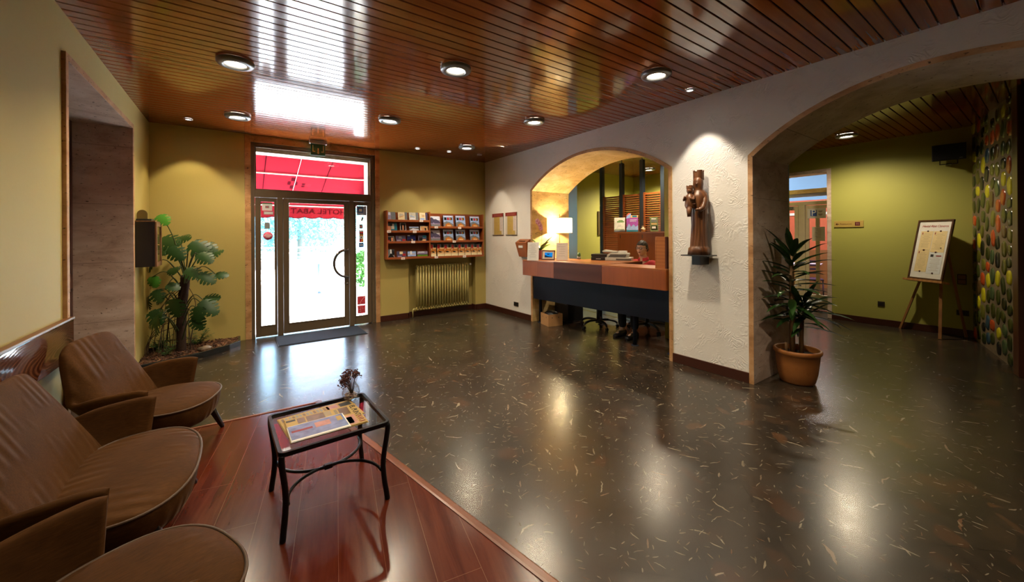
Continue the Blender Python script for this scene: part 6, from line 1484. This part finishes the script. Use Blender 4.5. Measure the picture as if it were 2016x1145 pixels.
GL = [mk_leafmat('shrub_leaf_a', (.03, .09, .025)), mk_leafmat('shrub_leaf_b', (.05, .13, .04))]
sb_ = Vector((2.42, 9.35, -.0195)); th = thing('terrace_shrub', 'green potted shrub outside, seen low in the right sidelight', 'shrub', sb_)
mb = MB(); mb.lathe([(.001, 0), (.19, 0), (.25, .36), (.26, .38), (.23, .38), (.22, .34), (.001, .33)], seg=24); part('pot', mb, P('grey_outdoor_pot', (.4, .38, .36), .8), th); mb = MB(); mb.tube([(0, 0, .3), (0, 0, .8)], .02, 6); part('stem', mb, BARK, th)
mb = MB(); leafball(mb, (0, 0, .78), (.32, .32, .46), 900, rr, .075, (0, 1)); part('foliage', mb, GL, th)
for k, (x, w) in enumerate(((-12.5, 1.3), (-9.7, 1.1), (-7.1, 1.0), (-4.5, 1.1), (-1.6, 1.1))):
    mb = MB(); leafball(mb, (0, 0, .15), (w, .5, .55), 420, rr, .16, (0, 1)); solo('hedge', mb, GL, 'low green shrub behind the terrace railing, %s from the left' % ordn[k], 'shrub', (x, 23.0, .1), 0, 'shrubs behind the railing')
# awning
def mk_awn():
    t = NT('red_awning_canvas'); v = t.coord('Object'); n = t.noise(v, 1.2, 2); col = t.mix(n.outputs['Fac'], (.068, .0034, .0065), (.085, .0048, .009)); d_ = t.n('ShaderNodeBsdfDiffuse'); q = t.n('ShaderNodeBsdfTranslucent'); mx = t.n('ShaderNodeMixShader'); mx.inputs[0].default_value = .05
    wv = t.noise(t.coord('Object', (90, 90, 90)), 2, 2); bb = t.bump(wv.outputs['Fac'], .08, .002); t.l(bb, d_.inputs['Normal'])
    t.l(col, d_.inputs[0]); t.l(col, q.inputs[0]); t.l(d_.outputs[0], mx.inputs[1]); t.l(q.outputs[0], mx.inputs[2]); t.l(mx.outputs[0], t.out.inputs[0]); return t.m
AWN = mk_awn(); BARM = P('awning_white_bar', (.75, .75, .75), .4); DKR = P('awning_print_dark_red', (.020, .0015, .003), .9, Specular_IOR_Level=0.)
aw = thing('awning', 'red canvas awning with white bars and scalloped valance over the entrance', 'awning', (0, 0, 0))
AX0, AX1, Y0_, YM, Y1_ = -2.6, 2.25, Y2+.02, 8.35, 9.6
zw, zm, zf = 3.06, onY(600, 345, YM).z, onY(600, 404, Y1_).z
mb = MB(); rows = []
for y, z in ((Y0_, zw), (YM, zm+.02), (Y1_, zf)): rows.append([Vector((AX0+(AX1-AX0)*k/12, y, z)) for k in range(13)])
mb.grid(rows, 0, False); mb.grid([[q+Vector((0, 0, .003)) for q in r] for r in rows], 0, False)
part('canopy', mb, AWN, aw)
mb = MB()
for x in (AX0, AX1): mb.prism([(Y0_, zw), (Y0_, zw-.55), (YM, zm-.28), (Y1_, zf-.02), (Y1_, zf), (YM, zm+.02)], x-.0015, x+.0015, 0, 'x')
part('side_curtain', mb, AWN, aw)
vz = onY(640, 430, Y1_).z; n = 96; rows = []
top_ = [Vector((AX0+(AX1-AX0)*k/n, Y1_, zf)) for k in range(n+1)]; bot_ = [Vector((AX0+(AX1-AX0)*k/n, Y1_+.01, vz+.03-.03*abs(math.sin(PI*(AX0+(AX1-AX0)*k/n)/.30)))) for k in range(n+1)]
mb = MB(); mb.grid([bot_, top_], 0, False); mb.grid([[q+Vector((0, .002, 0)) for q in r] for r in (bot_, top_)], 0, False); va = part('valance', mb, AWN, aw)
mb = MB(); mb.tube([q+Vector((0, .001, -.004)) for q in bot_], .006, 5); part('edging', mb, DKR, va)
tx = text_mb('HOTEL ABAT', .16, mirror=True); wd = max(v[0] for v in tx.v)-min(v[0] for v in tx.v); xa, xb = onY(573, 416, Y1_).x, onY(681, 418, Y1_).x; tx.xf(Matrix.Diagonal(((xb-xa)/wd, 1, 1., 1))); tx.xf(T((xa+xb)/2, Y1_-.002, (zf+vz)/2+.005)); part('lettering', tx, DKR, va)
mb = MB()
for y, z, r in ((YM, zm-.01, .013), (Y1_-.02, zf-.02, .013)): mb.tube([(AX0, y, z), (AX1-.3, y, z)]+[(AX1-.3+.3*math.sin(PI*k/12), y-.25*(1-math.cos(PI*k/12)), z) for k in range(1, 7)], r, 8)
mb.tube([(AX1-.0, YM-.25, zm-.01), (AX1, Y0_, zm-.35)], .02, 8); mb.tube([(AX0, YM, zm-.01), (AX0, Y0_, zm-.35)], .02, 8); part('bar', mb, BARM, aw)
mb = MB(); xs = onY(590, 330, 8.0).x
mb.tube([(xs, Y0_, zw-.012), (xs, YM, zm+.004), (xs-.03, Y1_, zf-.01)], .0035, 6); part('seam_cord', mb, BARM, aw)
mb = MB()
for px in (521, 645): x = onY(px, 340, 8.3).x; mb.tube([(x, Y0_, zw-.004), (x, YM, zm+.014), (x, Y1_, zf-.004)], .006, 5)
part('seam', mb, DKR, aw)
mb = MB(); sl_ = (zf-zm-.02)/(Y1_-YM)
def em(px0, px1, py0, py1):
    """faint printed square on the sloping cloth"""
    x0, x1 = onY(px0, py0, 8.9).x, onY(px1, py0, 8.9).x; f0, f1 = (py0-346)/60, (py1-346)/60; ya, yb = YM+(Y1_-YM)*f0, YM+(Y1_-YM)*f1
    za = lambda y: zm+.02+sl_*(y-YM)-.004
    mb.add([(x0, ya, za(ya)), (x1, ya, za(ya)), (x1, yb, za(yb)), (x0, yb, za(yb))], [(0, 1, 2, 3)])
for a, b, c, d in ((570, 577, 353, 359), (564, 570, 360, 366), (577, 583, 360, 366), (570, 577, 367, 373), (592, 598, 362, 365), (592, 598, 366, 369)): em(a, b, c, d)
part('printed_emblem', mb, DKR, aw)

# ---------------------------------------------------------------- ceiling lights
RIM = P('downlight_grey_rim', (.20, .21, .22), .35, .4); DIF = emit('downlight_glow', (1, .86, .66), 26); DIFW = emit('spot_glow', (1, .93, .84), 18)
BIGP = 115
def downlight(label, x, y, power, rimr=.138, col=(1, .84, .60), z=H):
    th = thing('ceiling_downlight', label, 'ceiling light', (x, y, z), 0, 'round ceiling downlights')
    mb = MB(); k = rimr/.138; mb.lathe([(.138*k, -.001), (.138*k, -.022), (.130*k, -.034), (.098*k, -.040), (.084*k, -.036), (.080*k, -.022)], seg=40); part('rim', mb, RIM, th)
    mb = MB(); mb.lathe([(.001, -.020), (.080*k, -.020), (.080*k, -.016), (.001, -.016)], seg=32); part('diffuser', mb, DIF, th)
    L = bpy.data.lights.new('downlight_lamp', 'SPOT'); L.energy = power; L.color = (1, .83, .59); L.spot_size = 2.75 if x > 6 else 2.35; L.spot_blend = .9 if x > 6 else .8; L.shadow_soft_size = .045; o = bpy.data.objects.new('downlight_lamp', L); COL.objects.link(o); o.parent = th; o.location = (0, 0, -.10); return th
GRID = [(-.01, 4.10, 'ceiling downlight near the left wall, biggest of those in view on the left'), (.005, 5.90, 'ceiling downlight by the upper left corner of the entrance door'), (1.615, 3.14, 'ceiling downlight in the middle of the lobby ceiling, nearest of the middle row'), (1.615, 5.01, 'ceiling downlight above the right half of the entrance doormat'), (3.22, 2.18, 'ceiling downlight in front of the white pier beside the small spot'), (3.205, 4.0, 'ceiling downlight in front of the reception arch'), (3.19, 5.82, 'ceiling downlight nearest the corner above the leaflet rack')]
for x, y, l in GRID: downlight(l, x, y, BIGP)
downlight('ceiling downlight in the lobby beyond the big arch', 7.67, 1.88, 150); downlight('ceiling downlight over the back office behind the louvers', 7.75, 5.45, 420); downlight('ceiling downlight in the back office above the seated clerk', 5.86, 4.0, 170)
for x, y in ((-.01, 2.27), (1.615, 1.27), (3.22, .36), (1.615, -.6)): downlight('ceiling downlight over the seating behind the camera', x, y, BIGP*.6)
def spot(label, x, y, power, aim, ang=1.2, col=(1, .86, .66), lens=None):
    th = thing('ceiling_spot', label, 'ceiling light', (x, y, H), 0, 'small ceiling spots')
    mb = MB(); mb.lathe([(.048, -.001), (.046, -.012), (.034, -.016), (.030, -.008)], seg=24); part('rim', mb, P('spot_steel_rim', (.3, .3, .3), .3, .8), th)
    mb = MB(); mb.lathe([(.001, -.008), (.031, -.008), (.031, -.004), (.001, -.004)], seg=20); part('lens', mb, lens or DIFW, th)
    L = bpy.data.lights.new('spot_lamp', 'SPOT'); L.energy = power; L.color = col; L.spot_size = ang; L.spot_blend = .35; L.shadow_soft_size = .02
    o = bpy.data.objects.new('spot_lamp', L); COL.objects.link(o); o.parent = th; o.location = (0, 0, -.02); d = Vector(aim); o.rotation_euler = d.to_track_quat('-Z', 'Y').to_euler(); return th
spot('small steel ceiling spot above the carved statue', 3.877, 2.227, 60, (.12, 0, -1), 1.15, (1, .88, .72))
spot('small ceiling spot above the yellow wall left of the door', -.51, 6.42, 40, (0, .18, -1), 1.3, (1, .80, .45))
spot('small ceiling spot above the left bay of the leaflet rack', 2.54, 6.39, 32, (0, .12, -1), 1.1)
spot('small ceiling spot above the right bay of the leaflet rack', 3.10, 6.31, 32, (.02, .12, -1), 1.1)
spot('dark recessed spot in the ceiling corner by the white wall', 3.69, 6.24, 26, (.22, .05, -1), 1.0, lens=P('dark_lens', (.02, .02, .02), .2))
for x, y in ((11.2, 3.2), (12.0, 5.5), (10.2, 3.0)):
    th = thing('restaurant_fill_disc', 'unseen fill light added under the restaurant ceiling beyond the doorway', 'ceiling light', (x, y, 3.9), 0, 'added restaurant fill lights'); part('disc', MB().lathe([(.001, -.03), (.2, -.03), (.2, 0), (.001, 0)], seg=24), DIFW, th); lamp('restaurant_fill_lamp', (0, 0, -.04), 90, .5, (1, .93, .84), PI, (0, 0, 0), th)  # unseen lamps added to brighten the restaurant

# ---------------------------------------------------------------- daylight and camera
w = bpy.data.worlds.new('sky'); sc.world = w; w.use_nodes = True; nt = w.node_tree; nt.nodes.clear()
so = nt.nodes.new('ShaderNodeOutputWorld'); bg = nt.nodes.new('ShaderNodeBackground'); sk = nt.nodes.new('ShaderNodeTexSky'); sk.sky_type = 'NISHITA'; sk.sun_disc = False; sk.sun_elevation = math.radians(52); sk.sun_rotation = math.radians(70); sk.air_density = 1.2; sk.dust_density = 2.5
nt.links.new(sk.outputs[0], bg.inputs[0]); bg.inputs[1].default_value = 2.2; nt.links.new(bg.outputs[0], so.inputs[0])
S = bpy.data.lights.new('sun', 'SUN'); S.energy = 260; S.color = (.80, .90, 1); S.angle = .02; so_ = bpy.data.objects.new('sun', S); COL.objects.link(so_); so_.rotation_euler = Vector((-.10, -1.1, -.9)).to_track_quat('-Z', 'Y').to_euler()
cam = bpy.data.cameras.new('camera'); cam.sensor_width = 36; cam.lens = 36*FPX/2016; cam.shift_y = -(572.5-HY)/2016; cam.clip_start = .02; cam.clip_end = 400
co = bpy.data.objects.new('camera', cam); COL.objects.link(co); co.location = (0, 0, CH)
fwd = Vector((_s, _c, 0)); rgt = Vector((_c, -_s, 0)); upv = Vector((0, 0, 1)); cr_, sr_ = math.cos(ROLL), math.sin(ROLL)
xr = rgt*cr_+upv*sr_; yr = upv*cr_-rgt*sr_
co.matrix_world = Matrix(((xr.x, yr.x, -fwd.x, 0), (xr.y, yr.y, -fwd.y, 0), (xr.z, yr.z, -fwd.z, CH), (0, 0, 0, 1)))
sc.camera = co
sc.view_settings.view_transform = 'Standard'; sc.view_settings.look = 'None'; sc.view_settings.gamma = 1; sc.view_settings.use_curve_mapping = False; sc.view_settings.exposure = 0
try:
    sc.cycles.use_denoising = True; sc.cycles.max_bounces = 7; sc.cycles.transparent_max_bounces = 10; sc.cycles.adaptive_threshold = .01; sc.cycles.sample_clamp_indirect = 8; sc.cycles.caustics_reflective = False; sc.cycles.caustics_refractive = False
except Exception: pass
